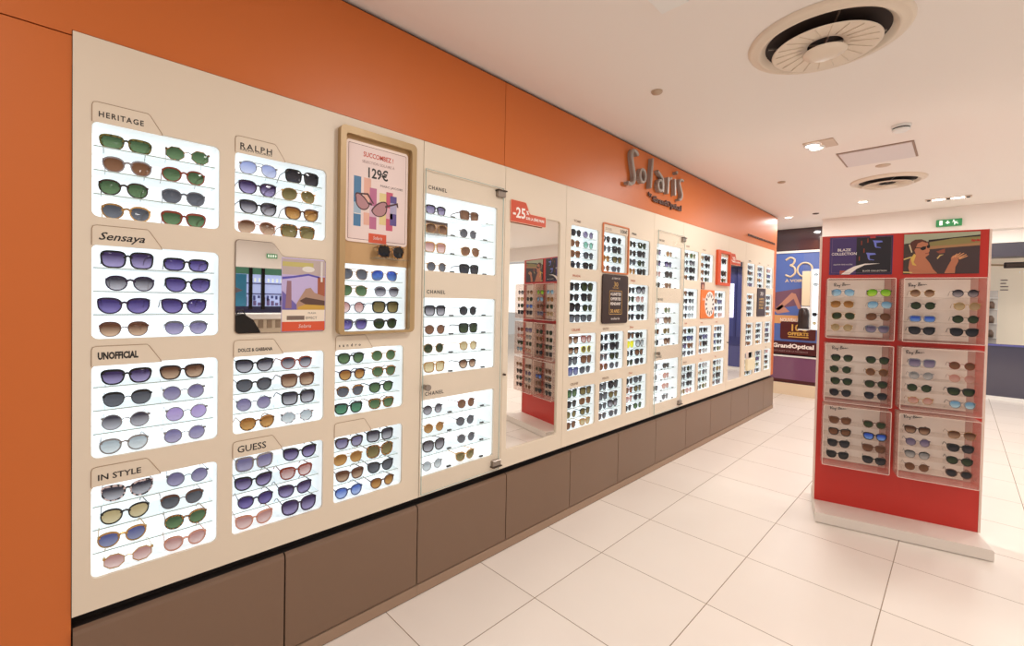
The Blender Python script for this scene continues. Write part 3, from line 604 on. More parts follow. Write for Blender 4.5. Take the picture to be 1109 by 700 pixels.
# --- section E
E_ = cabinet(5.985, 7.165, 'cream display cabinet with narrow niches at the far end, right of the farther mirror')
cE = (6.055, 6.445, 6.835); hs = []
for i, y in enumerate(cE):
    for r, (z1, z0) in enumerate(ROWZ):
        if i == 1 and r == 1: continue
        hs.append(rrect(y, y+.30, z0, z1, R_HOLE))
holed('front_panel', outer(5.985, 7.165), hs, -.012, 0, M_cream, E_)
for i, y in enumerate(cE):
    for r, (z1, z0) in enumerate(ROWZ):
        if i == 1 and r == 1: continue
        niche(E_, y, y+.30, z0, z1)
        fill(y, z1, rnd(8, random.Random(60+i*4+r)), '', G_W, False, rng=rng, rest=True, dy=(.08, .225))
heads(E_, [(6.09, 2.05, 'DIESEL', .09, M_text), (6.48, 2.05, 'POLICE', .07, M_gt), (6.87, 2.05, 'BOSS', .06, M_gt), (6.09, 1.29, 'ck', .05, M_gt), (6.87, .91, 'TED', .06, M_gt)])
ep = empty('narrow_poster', (0, 6.62, 1.35), 'narrow dark brown anniversary poster in the far end cabinet', 'poster')
b = MB(); b.prism(rrect(6.45, 6.79, 1.352, 1.725, .01), .0005, .009, M_choc, WP)
b.text('30', 6.62, 1.63, .07, .0096, mat('white_ink', (250, 240, 232), .5), WP, 'CENTER', width=.12)
for k in range(4): b.text(('4 LUNETTES', 'OFFERTES', 'PENDANT', '30 ANS !')[k], 6.62, 1.57-.04*k, .036, .0096, M_gp, WP, 'CENTER', width=.2, bold=.001)
b.build('printed_board', ep)
pc = empty('promotion_box', (0, 6.2, .66), 'small cream promotion box with pink card among the far end niches', 'box')
b = MB(); b.bbox(.0, .03, 6.07, 6.36, .665, .815, mat('promo_cream', (236, 224, 190), .5)); b.box(.0301, .031, 6.09, 6.20, .83, .90, mat('promo_pink', (200, 90, 120), .5)); b.box(0, .031, 6.085, 6.205, .815, .905, mat('promo_cream2', (240, 225, 215), .5)); b.build('carton', pc)
# the remaining far pairs as one object
b = MB()
def xf(me, M, ms):
    for p_ in range(len(ms)):
        fs = [tuple(p.vertices) for p in me.polygons if p.material_index == p_]
        b.add([tuple(M @ v.co) for v in me.vertices], fs, ms[p_])
for sp, loc, rz in REST:
    fc, st, lc = sp; me = proto(st)['whole']; M = Matrix.Translation((loc[0], loc[1], loc[2]+ST[st][1]/2+.003)) @ Matrix.Rotation(rz, 4, 'Z')
    flens = mat('far_lens_'+lc.replace(' ', '_'), tuple((a+c)/2 for a, c in zip(LENS[lc][0], LENS[lc][1])), .08)
    xf(me, M, [FRAME[fc](), flens])
o = b.build('sunglasses'); tag(o, 'many small dark sunglasses filling the niches at the far end of the wall', 'sunglasses', None, 'stuff')

# --- fascia lettering
M_let = mat('sign_grey_metal', (168, 158, 150), .4, .15)
def cat(pts, n=6):
    P = [Vector((0,)+tuple(p)) for p in pts]; out = []
    for i in range(len(P)-1):
        p0, p1, p2, p3 = P[max(0, i-1)], P[i], P[i+1], P[min(len(P)-1, i+2)]
        for k in range(n):
            t = k/n; v = .5*((2*p1)+(-p0+p2)*t+(2*p0-5*p1+4*p2-p3)*t*t+(-p0+3*p1-3*p2+p3)*t**3); out.append((v.y, v.z))
    out.append((P[-1].y, P[-1].z)); return out
sl = empty('shop_sign', (0, 3.6, 2.37), 'grey raised shop name lettering on the orange fascia', 'sign')
def stroke(pts, r0, r1=None, close=False):
    b = MB(); pp = cat(pts) if not close else pts; n = len(pp); r1 = r1 or r0
    for k, (xx, dd) in enumerate(((.028, 0),)):
        rs = [(r0+(r1-r0)*i/(n-1)) for i in range(n)]
        b.tube([(xx, u, v) for u, v in pp], rs, M_let, 8, close)
    # stand-off backing of the letter down to the fascia
    for i in range(n if close else n-1):
        (u0, v0), (u1, v1) = pp[i], pp[(i+1) % n]; d = Vector((u1-u0, v1-v0)); L_ = d.length or 1; nx, ny = -d.y/L_*r0*.8, d.x/L_*r0*.8
        b.prism([(u0+nx, v0+ny), (u1+nx, v1+ny), (u1-nx, v1-ny), (u0-nx, v0-ny)], -.004, .028, M_let, WP)
    return b
STK = [(([(3.262, 2.690), (3.235, 2.712), (3.19, 2.712), (3.168, 2.675), (3.185, 2.60), (3.212, 2.53), (3.212, 2.475), (3.17, 2.445), (3.115, 2.442)], .013, .016)),
       (([(3.505, 2.722), (3.492, 2.60), (3.478, 2.468)], .012, .013)),
       (([(3.60, 2.640), (3.645, 2.618), (3.69, 2.59), (3.703, 2.54), (3.700, 2.475)], .011, .012)),
       (([(3.795, 2.625), (3.797, 2.55), (3.790, 2.478)], .012, .012)), (([(3.797, 2.578), (3.825, 2.615), (3.862, 2.632)], .010, .010)),
       (([(3.925, 2.635), (3.932, 2.56), (3.938, 2.488)], .012, .012)), (([(3.950, 2.690), (3.958, 2.700), (3.964, 2.706)], .014, .014)),
       (([(4.10, 2.655), (4.05, 2.655), (4.022, 2.62), (4.055, 2.57), (4.082, 2.52), (4.06, 2.475), (4.01, 2.463)], .011, .012))]
for k, (pts, r0, r1) in enumerate(STK):
    if k == 4 or k == 6: continue
    b = stroke(pts, r0, r1)
    if k == 3: c_ = stroke(*STK[4][:2]); b.v, b2 = b.v, c_; base = len(b.v); b.v += c_.v; b.f += [tuple(base+i for i in f) for f in c_.f]; b.m += c_.m
    if k == 5: c_ = stroke(*STK[6][:2]); base = len(b.v); b.v += c_.v; b.f += [tuple(base+i for i in f) for f in c_.f]; b.m += c_.m
    if k == 2:
        c_ = stroke([(3.655+.043*math.cos(t), 2.525+.046*math.sin(t)) for t in [i*math.pi/10 for i in range(20)]], .011, .011, True); base = len(b.v); b.v += c_.v; b.f += [tuple(base+i for i in f) for f in c_.f]; b.m += c_.m
    b.build('letter', sl)
stroke([(3.348+.046*math.cos(t), 2.545+.052*math.sin(t)) for t in [i*math.pi/10 for i in range(20)]], .012, .012, True).build('letter', sl)
b = MB(); M_dl = mat('dark_lettering', (92, 62, 54), .45)
b.text('by', 3.49, 2.412, .048, 0, M_dl, WP, depth=.012, width=.05, bold=.001); b.text('GrandOptical', 3.56, 2.378, .072, 0, M_dl, WP, depth=.012, width=.56, bold=.0015); b.build('small_lettering', sl)
fl = empty('slogan_lettering', (0, 6.6, 2.35), 'thin dark line of lettering low on the far end of orange fascia', 'sign')
b = MB(); b.text('LES LUNETTES DE SOLEIL PAR GRANDOPTICAL', 6.03, 2.368, .036, -.002, M_dl, WP, depth=.006, width=1.16, bold=.001); b.build('lettering', fl)

# ------------------------------------------------------------------ base cabinets
bl = ['under the orange wall end beside the first niches', 'below the leftmost niche columns', 'below the gold promotional frame', 'below the near glass case', 'below the nearer tall mirror', 'below the column right of near mirror', 'below the dark anniversary poster',
      'below the far glass case', 'below the orange clock poster', 'below the farther tall mirror', 'below the niches right of farther mirror', 'at the far end of the wall']
edges = [.009, .622, 1.245, 1.867, 2.49, 3.112, 3.735, 4.357, 4.98, 5.60, 6.22, 6.845, 7.30]
bl = bl[:len(edges)-1]
for k in range(len(edges)-1):
    y0, y1 = edges[k], edges[k+1]
    c = empty('base_cabinet', (-.1, (y0+y1)/2, 0), 'brown laminate base cabinet '+(['below the leftmost niche column', 'below the second column and gold frame', 'below the near glass case', 'below the nearer tall mirror', 'below the column right of near mirror', 'below the dark anniversary poster', 'below the far glass case', 'below the orange clock poster', 'just left of the farther mirror', 'below the farther mirror', 'right of the farther mirror', 'at the far end of the wall'][k]), 'cabinet', 'brown base cabinets under the display wall')
    b = MB(); b.box(-.28, -.012, y0, y1, .05, .455, M_dark); b.box(-.28, -.05, y0, y1, .455, .496, M_dark); b.build('carcass', c)
    b = MB(); P = lambda u, v, w: (w, u, v); a0, a1 = y0+.003, y1-.003
    prof = [(-.012, .060), (.006, .060), (.006, .440), (.002, .452), (-.012, .457)]
    b.add([(x, a0, z) for x, z in prof]+[(x, a1, z) for x, z in prof], [(0, 1, 2, 3, 4), (9, 8, 7, 6, 5)]+[(i, 5+i, 5+(i+1) % 5, (i+1) % 5) for i in range(5)], M_brown); b.build('front_panel', c)
    b = MB(); b.box(-.05, .010, y0+.0005, y1-.0005, .004, .054, mat('plinth_brown', (158, 130, 108), .5)); b.box(-.05, .006, y0, y1, 0, .004, M_dark); b.build('plinth', c)  # dark foot strip paints in the shadow line at the floor

# ------------------------------------------------------------------ red display stand
aS = math.radians(13.8); e1 = Vector((math.cos(aS), math.sin(aS), 0)); nS = Vector((math.sin(aS), -math.cos(aS), 0)); O = Vector((1.172, 3.926, 0))
SPn = lambda u, v, w: tuple(O+e1*u+nS*w+Vector((0, 0, v)))
sd = empty('display_stand', tuple(O+e1*.435), 'red free-standing sunglasses stand with six clear trays on a white base', 'display stand')
def sbox(b, u0, u1, v0, v1, w0, w1, m): b.prism([(u0, v0), (u1, v0), (u1, v1), (u0, v1)], w0, w1, m, SPn)
b = MB(); b.prism([(-.006, .004), (.876, .004), (.876, .062), (.870, .070), (0, .070), (-.006, .062)], -.30, .246, mat('stand_base_white', (236, 226, 216), .35), SPn); sbox(b, .01, .86, 0, .005, -.28, .23, M_dark); b.build('base', sd)
b = MB(); sbox(b, 0, .870, .070, 2.012, -.046, -.002, M_red); b.build('panel', sd)
b = MB()
for u0, u1 in ((-.012, -.0005), (.8705, .882)): sbox(b, u0, u1, .070, 2.012, -.048, .0, mat('stand_edge', (240, 214, 200), .4))
b.build('edge_trim', sd)
# posters of the stand
M_pur = mat('poster_purple', (74, 52, 110), .3); M_pk = mat('poster_black', (34, 26, 34), .3)
b = MB(); sbox(b, .046, .400, 1.731, 2.0, -.0015, .003, M_pur)
def sp(pts, w, m): b.poly(pts, w, m, SPn)
sp([(.200, 1.735), (.396, 1.735), (.396, 1.996), (.200, 1.996)], .0034, M_pk)
for (u0, v0) in ((.29, 1.925), (.255, 1.84)):
    sp([(u0, v0+.045), (u0+.05, v0+.04), (u0+.055, v0+.03), (u0+.02, v0+.026), (u0+.022, v0-.01), (u0+.012, v0), (u0+.006, v0+.03)], .0038, mat('poster_blueglow', (120, 130, 220), .3))
    sp([(u0+.02, v0+.0), (u0+.045, v0-.006), (u0+.045, v0-.01), (u0+.02, v0-.006)], .0038, mat('poster_blueglow', (120, 130, 220), .3))
for u0, v0 in ((.225, 1.96), (.26, 1.975), (.215, 1.85), (.24, 1.905)): sp([(u0, v0-.02), (u0+.006, v0-.02), (u0+.006, v0+.01), (u0, v0+.01)], .0037, mat('poster_ember', (150, 60, 30), .3))
sp([(.275, 1.985), (.305, 1.985), (.305, 1.998), (.275, 1.998)], .0039, mat('poster_redlogo', (200, 50, 40), .3))
MW = mat('white_ink', (250, 240, 232), .5)
b.text('BLAZE', .130, 1.900, .026, .004, MW, SPn, 'CENTER', width=.076, bold=.0004); b.text('COLLECTION', .130, 1.872, .026, .004, MW, SPn, 'CENTER', width=.145, bold=.0004)
b.text('DISCOVER MORE IN STORE', .125, 1.800, .012, .004, MW, SPn, 'CENTER', width=.11); b.text('BLAZE COLLECTION', .305, 1.752, .014, .004, MW, SPn, 'CENTER', width=.13)
cv = [(.115, 1.733), (.15, 1.765), (.19, 1.79), (.25, 1.808), (.335, 1.808), (.25, 1.798), (.205, 1.772), (.165, 1.733)]
sp(cv, .0045, MW); sp([(.108, 1.733), (.15, 1.733), (.15, 1.76), (.108, 1.76)][::-1], .0041, mat('poster_orangebit', (190, 90, 60), .4))
b.tube([SPn(u, v, .0042) for u, v in ((.060, 1.745), (.060, 1.992), (.392, 1.992), (.392, 1.745), (.060, 1.745))], .0008, mat('poster_line', (150, 110, 150), .4), 4)
o = b.build('poster', sd); o['label'] = 'purple and black collection poster, upper left'
b = MB(); U0, U1 = .458, .828
def g2(x, y): return (.458+(x-148)/(960-148)*.37, 1.731+(570-y)/(570-130)*.269)
sbox(b, U0, U1, 1.731, 2.0, -.0015, .003, mat('photo_brown', (78, 58, 52), .35))
def g(pts, w, nm, c): sp([g2(*p) for p in pts][::-1], w, mat(nm, c, .4))
g([(148, 130), (960, 130), (960, 175), (700, 185), (420, 215), (148, 235)], .0034, 'photo_sky', (176, 180, 152))
g([(420, 200), (960, 165), (960, 178), (700, 190), (420, 220)], .0038, 'photo_roof', (34, 24, 24))
g([(430, 225), (700, 192), (960, 182), (960, 250), (700, 265), (430, 300)], .0036, 'photo_hill', (146, 134, 82))
g([(400, 270), (700, 262), (960, 245), (960, 290), (640, 290), (400, 310)], .0037, 'photo_sand', (176, 130, 88))
g([(400, 305), (600, 292), (960, 275), (960, 565), (560, 565), (420, 420)], .0038, 'photo_dash', (72, 54, 54))
g([(148, 235), (235, 225), (240, 340), (148, 350)], .0036, 'photo_shadow', (70, 56, 48))
g([(148, 400), (235, 375), (240, 388), (148, 415)], .0046, 'photo_trim', (216, 190, 120)); g([(148, 415), (240, 390), (215, 530), (148, 530)], .0037, 'photo_shadow', (70, 56, 48))
g([(148, 540), (250, 548), (250, 560), (148, 556)], .0046, 'photo_trim', (216, 190, 120))
# the printed woman: shoulder, neck, head, hair, sunglasses, arm and raised hand
SK = (196, 124, 90); SK2 = (226, 160, 110)
g([(205, 500), (215, 420), (265, 345), (330, 380), (390, 390), (440, 450), (480, 520), (530, 568), (225, 568)], .0044, 'photo_skin1', SK)
g([(265, 240), (300, 215), (360, 205), (410, 230), (425, 290), (437, 320), (425, 335), (430, 360), (395, 385), (370, 400), (290, 370), (262, 300)], .0046, 'photo_skin1', SK)
g([(212, 250), (225, 215), (270, 192), (340, 190), (395, 210), (400, 232), (350, 215), (300, 235), (280, 285), (262, 320), (235, 300)], .0048, 'photo_hair', (92, 48, 34))
g([(200, 245), (215, 240), (245, 330), (232, 335)], .0050, 'photo_scarf', (222, 200, 160))
g([(225, 400), (265, 345), (285, 365), (262, 440), (300, 480), (250, 470)], .0049, 'photo_scarf2', (226, 186, 90))
g([(330, 285), (360, 270), (395, 268), (392, 300), (360, 312), (335, 302)], .0050, 'photo_black', (28, 18, 18)); g([(400, 262), (435, 250), (437, 285), (415, 292), (402, 280)], .0050, 'photo_black', (28, 18, 18))
g([(270, 275), (335, 282), (335, 290), (270, 284)], .0050, 'photo_black', (28, 18, 18)); g([(385, 345), (425, 338), (425, 345), (390, 352)], .0050, 'photo_lips', (150, 60, 50))
g([(600, 565), (640, 480), (668, 430), (665, 400), (690, 375), (740, 400), (745, 440), (715, 500), (712, 565)], .0048, 'photo_skin1', SK)
for (x0, y0, x1, y1) in ((680, 400, 730, 358), (705, 395, 765, 348), (730, 395, 800, 352), (745, 405, 825, 368), (750, 415, 838, 384)):
    dx, dy = x1-x0, y1-y0; L_ = math.hypot(dx, dy); nx, ny = -dy/L_*7, dx/L_*7
    g([(x0+nx, y0+ny), (x1+nx*.6, y1+ny*.6), (x1-nx*.6, y1-ny*.6), (x0-nx, y0-ny)], .0051, 'photo_skin2', SK2)
g([(505, 330), (600, 300), (600, 345), (540, 350)], .0044, 'photo_redcar', (150, 80, 60)); g([(515, 400), (545, 365), (590, 362), (550, 380), (525, 412)], .0046, 'photo_trim', (216, 190, 120))
b.text('Ray-Ban', *g2(868, 232), .020, .0052, mat('poster_redlogo', (200, 50, 40), .3), SPn, width=.045, shear=.3, bold=.001)
o = b.build('poster', sd); o['label'] = 'photo poster of a woman in a car, upper right'
# clear trays
TR = [(.030, .400, 'left'), (.440, .830, 'right')]; RV = [(1.280, 1.698), (.832, 1.243), (.384, .806)]
ray = [[(0, 40), (0, 18), (3, 0)], [(-8, 34), (8, 44), (20, 38), (14, 26), (0, 22), (18, 4)], [(40, 12), (32, 22), (24, 12), (30, 4), (40, 12), (44, 4)], [(50, 20), (54, 6), (62, 20), (56, -12), (50, -10)],
       [(70, 24), (78, 26)], [(96, 48), (90, 12), (86, 6)], [(90, 46), (108, 48), (104, 34), (94, 28), (110, 22), (106, 12), (90, 10)], [(128, 22), (120, 30), (114, 20), (122, 14), (130, 24), (134, 16)], [(138, 18), (146, 28), (150, 18), (160, 26), (176, 24)]]
SS = {(0, 0): 's-av-ib k-av-li g-av-a s-av-ib g-av-dg b-av-b g-rd-be y-wy-sv', (0, 1): 'g-rd-bg k-rd-yg k-rd-dg g-rd-be s-rc-mb k-rd-dg k-ct-dy k-ct-dy',
      (1, 0): 'k-br-dg k-br-dg k-rd-dg t-rd-b k-pt-dg db-pt-dg k-pt-dy k-br-dy', (1, 1): 's-sq-sv rb-rd-b s-rd-cy r-rd-rs k-rd-dg k-wy-dg g-hx-rs s-pt-ib',
      (2, 0): 'b-wy-b b-pt-dg k-wy-b k-wy-mb k-wy-dy b-wy-b k-wy-k k-wy-dy', (2, 1): 'db-wy-bg t-av-bg p-rd-sv k-wy-dy k-br-cy k-pt-dg b-rd-b b-pt-dy'}
rg = random.Random(4)
for i, (u0, u1, side) in enumerate(TR):
    for r, (v0, v1) in enumerate(RV):
        dep = .152
        b = MB(); sbox(b, u0+.010, u1-.040, v0+.010, v1-.006, .0045, .008, mat('tray_back', (250, 240, 230), .45)); sbox(b, u0+.003, u1-.003, v0+.003, v1-.003, .0005, .004, glass('tray_back_clear', (255, 240, 236), diff=.42, dcol=(250, 226, 216)))
        # clear shell: sides, top, bottom
        for a0, a1, c0, c1 in ((u0, u0+.003, v0, v1), (u1-.003, u1, v0, v1), (u0+.003, u1-.003, v0, v0+.003), (u0+.003, u1-.003, v1-.003, v1)): sbox(b, a0, a1, c0, c1, .0, dep, M_acr)
        t = b.build('display_tray', sd)
        b = MB(); b.tube([SPn(u, v, dep) for u, v in rrect(u0+.001, u1-.001, v0+.001, v1-.001, .008)], .0016, M_acre, 5, True); o = b.build('tray_edge', None, loc=tuple(sd.location)); o.parent = t; o.location = (0, 0, 0)
        for k in range(4):
            zz = v1-.126-.081*k
            if k < 4:
                b = MB(); sbox(b, u0+.004, u1-.004, zz-.003, zz, .007, dep-.012, glass('tray_shelf', (253, 250, 248), diff=.05, dcol=(245, 228, 215))); o = b.build('shelf', None, loc=tuple(sd.location)); o.parent = t; o.location = (0, 0, 0)
            for c in range(2):
                spc = parse(SS[(r, i)])[k*2+c]; uc = u0+((.092, .286) if i == 0 else (.100, .300))[c]+(rg.random()-.5)*.012
                loc = Vector(SPn(uc, zz+.001, dep-.017))
                sunglasses(spc, tuple(loc), aS+(rg.random()-.5)*.10, '%s, %s shelf, %s %s tray of red stand' % (('left', 'right')[c], ORD[k], ('top', 'middle', 'bottom')[r], side), 'sunglasses in the trays of the red stand')
        b = MB()
        for stx in ray:
            pp = cat([(p_[0], p_[1]) for p_ in stx], 4) if len(stx) > 2 else stx
            b.tube([SPn(u0+.050+x*.00052, v1-.052+y*.00055, .0095) for x, y in pp], .0013, M_text, 4)
        o = b.build('logo', None, loc=tuple(sd.location)); o.parent = t; o.location = (0, 0, 0)

# ------------------------------------------------------------------ ceiling fixtures
def diffuser(c, R, label):
    d = empty('air_diffuser', (c[0], c[1], CZ), label, 'air vent', 'round ceiling air diffusers'); k = R/.33
    pm = mat('vent_white', (232, 216, 196), .4)
    b = MB(); b.lathe([(.345*k, -.001), (.338*k, -.012), (.325*k, -.018), (.310*k, -.017), (.300*k, -.026), (.290*k, -.028), (.285*k, -.024), (.262*k, -.005)], (c[0], c[1], CZ), pm, 64); b.build('outer_ring', d, True)
    b = MB(); b.lathe([(.262*k, -.004), (.262*k, .0), (.0, .0)], (c[0], c[1], CZ-.0025), mat('vent_shade', (40, 26, 20), .7), 48); b.build('throat', d)  # flat dark disc stands in for the shaded depth of the throat
    b = MB(); b.lathe([(.075*k, -.030), (.09*k, -.034), (.225*k, -.052), (.232*k, -.050), (.225*k, -.046), (.09*k, -.026), (.075*k, -.030)], (c[0], c[1], CZ), pm, 64)
    for i in range(20):
        a = 2*math.pi*i/20; b.tube([(c[0]+r_*math.cos(a), c[1]+r_*math.sin(a), CZ+z_) for r_, z_ in ((.10*k, -.0365), (.215*k, -.0525))], .0022, pm, 5)
    b.build('deflector_dish', d, True)
    b = MB(); b.lathe([(.0, -.062), (.094*k, -.066), (.092*k, -.070), (.05*k, -.082), (0, -.084)], (c[0], c[1], CZ), pm, 32); b.build('centre_cap', d, True)
    b = MB()
    for i in range(4):
        a = i*math.pi/2+.4; b.tube([(c[0], c[1], CZ-.028), (c[0]+.25*k*math.cos(a), c[1]+.25*k*math.sin(a), CZ-.010)], .004, M_steel, 5)
    b.tube([(c[0], c[1], CZ-.002), (c[0], c[1], CZ-.045)], .006, M_steel, 6); b.build('bracket', d)
diffuser((1.405, 2.58), .315, 'large round air diffuser in the ceiling nearest the camera')
diffuser((1.345, 5.87), .29, 'round air diffuser in the ceiling farther back near the spotlights')
def disc(name, c, r, label, cat_, h=.012, m=None, grp=None):
    d = empty(name, (c[0], c[1], CZ), label, cat_, grp); b = MB(); b.lathe([(r, -.0), (r, -h*.5), (r*.85, -h), (0, -h*1.05)], (c[0], c[1], CZ), m or M_white, 24); b.build('cover', d, True)
    b = MB(); b.lathe([(r*.6, -h*1.02), (r*.5, -h*1.3), (0, -h*1.35)], (c[0], c[1], CZ), m or M_white, 20); b.build('cap', d, True); return d
disc('ceiling_sensor', (.56, 2.54), .034, 'small round ceiling disc above the orange fascia nearest the camera', 'sensor', .012, mat('disc_tan', (190, 165, 140), .4))
disc('ceiling_sensor', (.55, 5.27), .036, 'small round ceiling disc farther back above the fascia', 'sensor', .012, mat('disc_tan', (190, 165, 140), .4))
disc('ceiling_sensor', (.45, 7.35), .04, 'small dark ceiling disc close to the far wall', 'sensor', .01, mat('disc_dark', (90, 66, 56), .4))
disc('ceiling_sensor', (1.37, 5.23), .055, 'flat oval ceiling disc beside the white access panel', 'sensor', .008, mat('disc_tan2', (205, 182, 158), .4))
sm = empty('smoke_detector', (1.57, 4.17, CZ), 'white smoke detector on the ceiling near the square spotlight', 'smoke detector')
b = MB(); b.lathe([(.055, 0), (.055, -.016), (.05, -.018)], (1.57, 4.17, CZ), M_white, 28); b.build('mount', sm, True)
b = MB(); b.lathe([(.046, -.018), (.042, -.018), (.042, -.026)], (1.57, 4.17, CZ), M_dark, 28); b.build('sensing_gap', sm)
b = MB(); b.lathe([(.05, -.026), (.05, -.034), (.036, -.044), (0, -.046)], (1.57, 4.17, CZ), M_white, 28); b.lathe([(.05, -.026), (0, -.026)], (1.57, 4.17, CZ), M_white, 28); b.build('cap', sm, True)
ap = empty('access_panel', (1.37, 4.84, CZ), 'white rectangular access panel set in the ceiling', 'panel')
b = MB(); b.box(1.125, 1.615, 4.59, 5.08, CZ-.006, CZ-.0005, mat('panel_line', (160, 136, 120), .6)); b.build('rim', ap)
b = MB(); b.bbox(1.14, 1.60, 4.605, 5.065, CZ-.012, CZ-.004, mat('panel_grey', (226, 218, 216), .5), .002); b.build('lid', ap)
M_glow = mat('lamp_glow', (255, 248, 236), .4, emit=9)
def spot(c, label, n=1, w=26, sq=False):
    d = empty('ceiling_spotlight', (c[0], c[1], CZ), label, 'light', 'recessed ceiling spotlights')
    if sq:
        b = MB(); b.box(c[0]-.10, c[0]+.10, c[1]-.10, c[1]+.10, CZ-.008, CZ-.0005, mat('spot_rim', (214, 190, 168), .4)); b.build('rim', d)
        ps = [(c[0]-.045, c[1]-.04), (c[0]-.035, c[1]+.045)]
    else: ps = [c]
    for p_ in ps:
        b = MB(); b.lathe([(.062, -.001), (.060, -.012), (.045, -.012), (.043, -.006)], (p_[0], p_[1], CZ-(.008 if sq else 0)), M_white, 28); b.build('bezel', d, True)
        b = MB(); b.lathe([(.044, -.008), (.03, -.013), (0, -.015)], (p_[0], p_[1], CZ-(.008 if sq else 0)), M_glow, 24); b.build('bulb', d, True)
        l = area('spot_lamp', (p_[0]-c[0], p_[1]-c[1], -.035), w, .07, parent=d)
spot((1.08, 4.23), 'square twin spotlight in the ceiling before the access panel', w=11, sq=True)
spot((1.03, 6.85), 'single round lit spotlight in the ceiling beyond the far diffuser', w=16)
spot((.10, 7.42), 'lit spotlight at the end corner of orange fascia', w=4)
ls = empty('linear_spotlight', (1.76, 7.25, CZ), 'narrow strip of lit lamps in the ceiling above the exit sign', 'light')
b = MB(); b.box(1.57, 1.96, 7.20, 7.31, CZ-.006, CZ-.0005, mat('spot_rim', (214, 190, 168), .4)); b.build('rim', ls)
for x in (1.60, 1.765, 1.93):
    b = MB(); b.lathe([(.018, 0), (.014, -.01), (0, -.012)], (x, 7.255, CZ-.006), M_dark, 16); b.build('lens', ls)
for x0, x1 in ((1.63, 1.74), (1.79, 1.90)):
    b = MB(); b.box(x0, x1, 7.235, 7.275, CZ-.012, CZ-.006, M_glow); b.build('lamp', ls)
cp = empty('ceiling_panel', (.99, 1.83, CZ), 'small white square plate cut off by the top edge of view', 'panel')
b = MB(); b.bbox(.93, 1.05, 1.72, 1.865, CZ-.01, CZ-.0005, M_white, .003); b.build('plate', cp)
ex = empty('exit_sign', (1.80, 7.86, 2.56), 'green emergency exit sign with running man above the red stand', 'exit sign')
XP = lambda u, v, w: (1.652+u, 7.898-w, 2.545+v)
b = MB(); b.prism(rrect(0, .235, 0, .088, .004), 0, .03, mat('exit_green', (52, 132, 78), .4, emit=.35), XP); b.build('case', ex)
b = MB(); MWh = mat('exit_white', (240, 250, 240), .5, emit=.5)
b.poly([(.030, .016), (.060, .016), (.060, .074), (.030, .074)], .0305, MWh, XP); b.poly([(.094, .050), (.100, .050), (.100, .070), (.112, .070), (.112, .050), (.118, .050), (.106, .028)][::-1], .0305, MWh, XP)
b.poly([(.106, .03), (.128, .045), (.128, .05), (.106, .05), (.084, .05), (.084, .045)], .0305, MWh, XP)
b.poly([(.160+.008*math.cos(t), .070+.008*math.sin(t)) for t in [i*math.pi/6 for i in range(12)]], .0305, MWh, XP)
for pts in ([(.158, .060), (.176, .055), (.184, .038), (.174, .036), (.164, .042)], [(.174, .040), (.186, .040), (.204, .028), (.200, .022), (.184, .030)], [(.166, .042), (.176, .036), (.172, .014), (.164, .014)], [(.158, .060), (.146, .050), (.148, .044), (.162, .052)], [(.176, .056), (.196, .052), (.196, .046), (.178, .048)]): b.poly(pts, .0306, MWh, XP)
b.build('pictogram', ex)

# ------------------------------------------------------------------ shop front behind, left of the stand
YB = 8.6
M_dg = mat('dark_glass', (70, 52, 56), .08, spec=.8)
b = MB(); b.box(-.70, .46, YB, YB+.1, 0, .20, mat('threshold_cream', (236, 214, 184), .5)); b.box(-.70, .46, YB+.02, YB+.06, .20, 2.79, M_dark)
b.box(-.7, .46, YB-.01, YB+.06, 2.385, 2.42, M_white); b.box(-.7, .46, YB-.01, YB+.06, .64, .665, M_white); b.box(.42, .47, YB-.02, YB+.1, 0, 2.79, M_wallp)
b.box(-.7, .42, YB, YB+.02, .20, .26, mat('maroon', (72, 18, 20), .4)); struct(b.build('wall_shopfront'))
BP = lambda u, v, w: (u, YB-w, v)
b = MB(); b.box(-.7, .42, YB, YB+.012, 2.42, 2.79, M_dg); struct(b.build('window_1'))
b = MB(); b.box(-.7, .42, YB+.0, YB+.012, .26, .64, mat('plum_glass', (128, 84, 112), .12, spec=.8)); struct(b.build('window_2'))
w3 = struct(bpy.data.objects.new('window_3', None)); COL.objects.link(w3); w3.location = (0, YB, .665)
b = MB(); b.box(-.7, .42, YB+.006, YB+.014, .90, 2.385, mat('poster_blue', (96, 116, 176), .4)); b.build('backdrop', w3)
bp_ = empty('birthday_poster', (0, YB, .9), 'blue window poster with gold 30 and angular glasses shapes, left of the red stand', 'poster')
b = MB(); b.prism([(-.5, .90), (.06, .90), (.06, 2.38), (-.5, 2.38)], -.003, 0, mat('poster_blue2', (86, 112, 182), .4), BP)
M_30 = mat('pale_gold', (226, 204, 170), .4)
c3 = cat([(-.20, 2.27), (-.13, 2.31), (-.07, 2.27), (-.09, 2.20), (-.13, 2.18), (-.07, 2.14), (-.06, 2.05), (-.12, 1.99), (-.20, 2.02)], 5)
b.tube([BP(u, v, .004) for u, v in c3], .016, M_30, 6); b.tube([BP(.08+.105*math.cos(t), 2.10+.115*math.sin(t), .004) for t in [i*math.pi/14 for i in range(28)]], .014, M_30, 6, True)
b.text('À VOIR', -.20, 1.90, .06, .003, M_30, BP, width=.26, bold=.002)
b.poly([(-.5, 1.42), (.06, 1.52), (.06, 1.80), (-.5, 1.70)], .001, mat('poster_mauve', (120, 84, 104), .4), BP)
for pts in ([(-.34, 1.44), (-.10, 1.72), (-.04, 1.70), (.05, 1.46), (.0, 1.45), (-.07, 1.62), (-.28, 1.42)], [(-.36, 1.42), (-.24, 1.52), (-.12, 1.40), (-.30, 1.36)]): b.poly(pts, .003, mat('poster_rosebrown', (196, 140, 120), .4), BP)
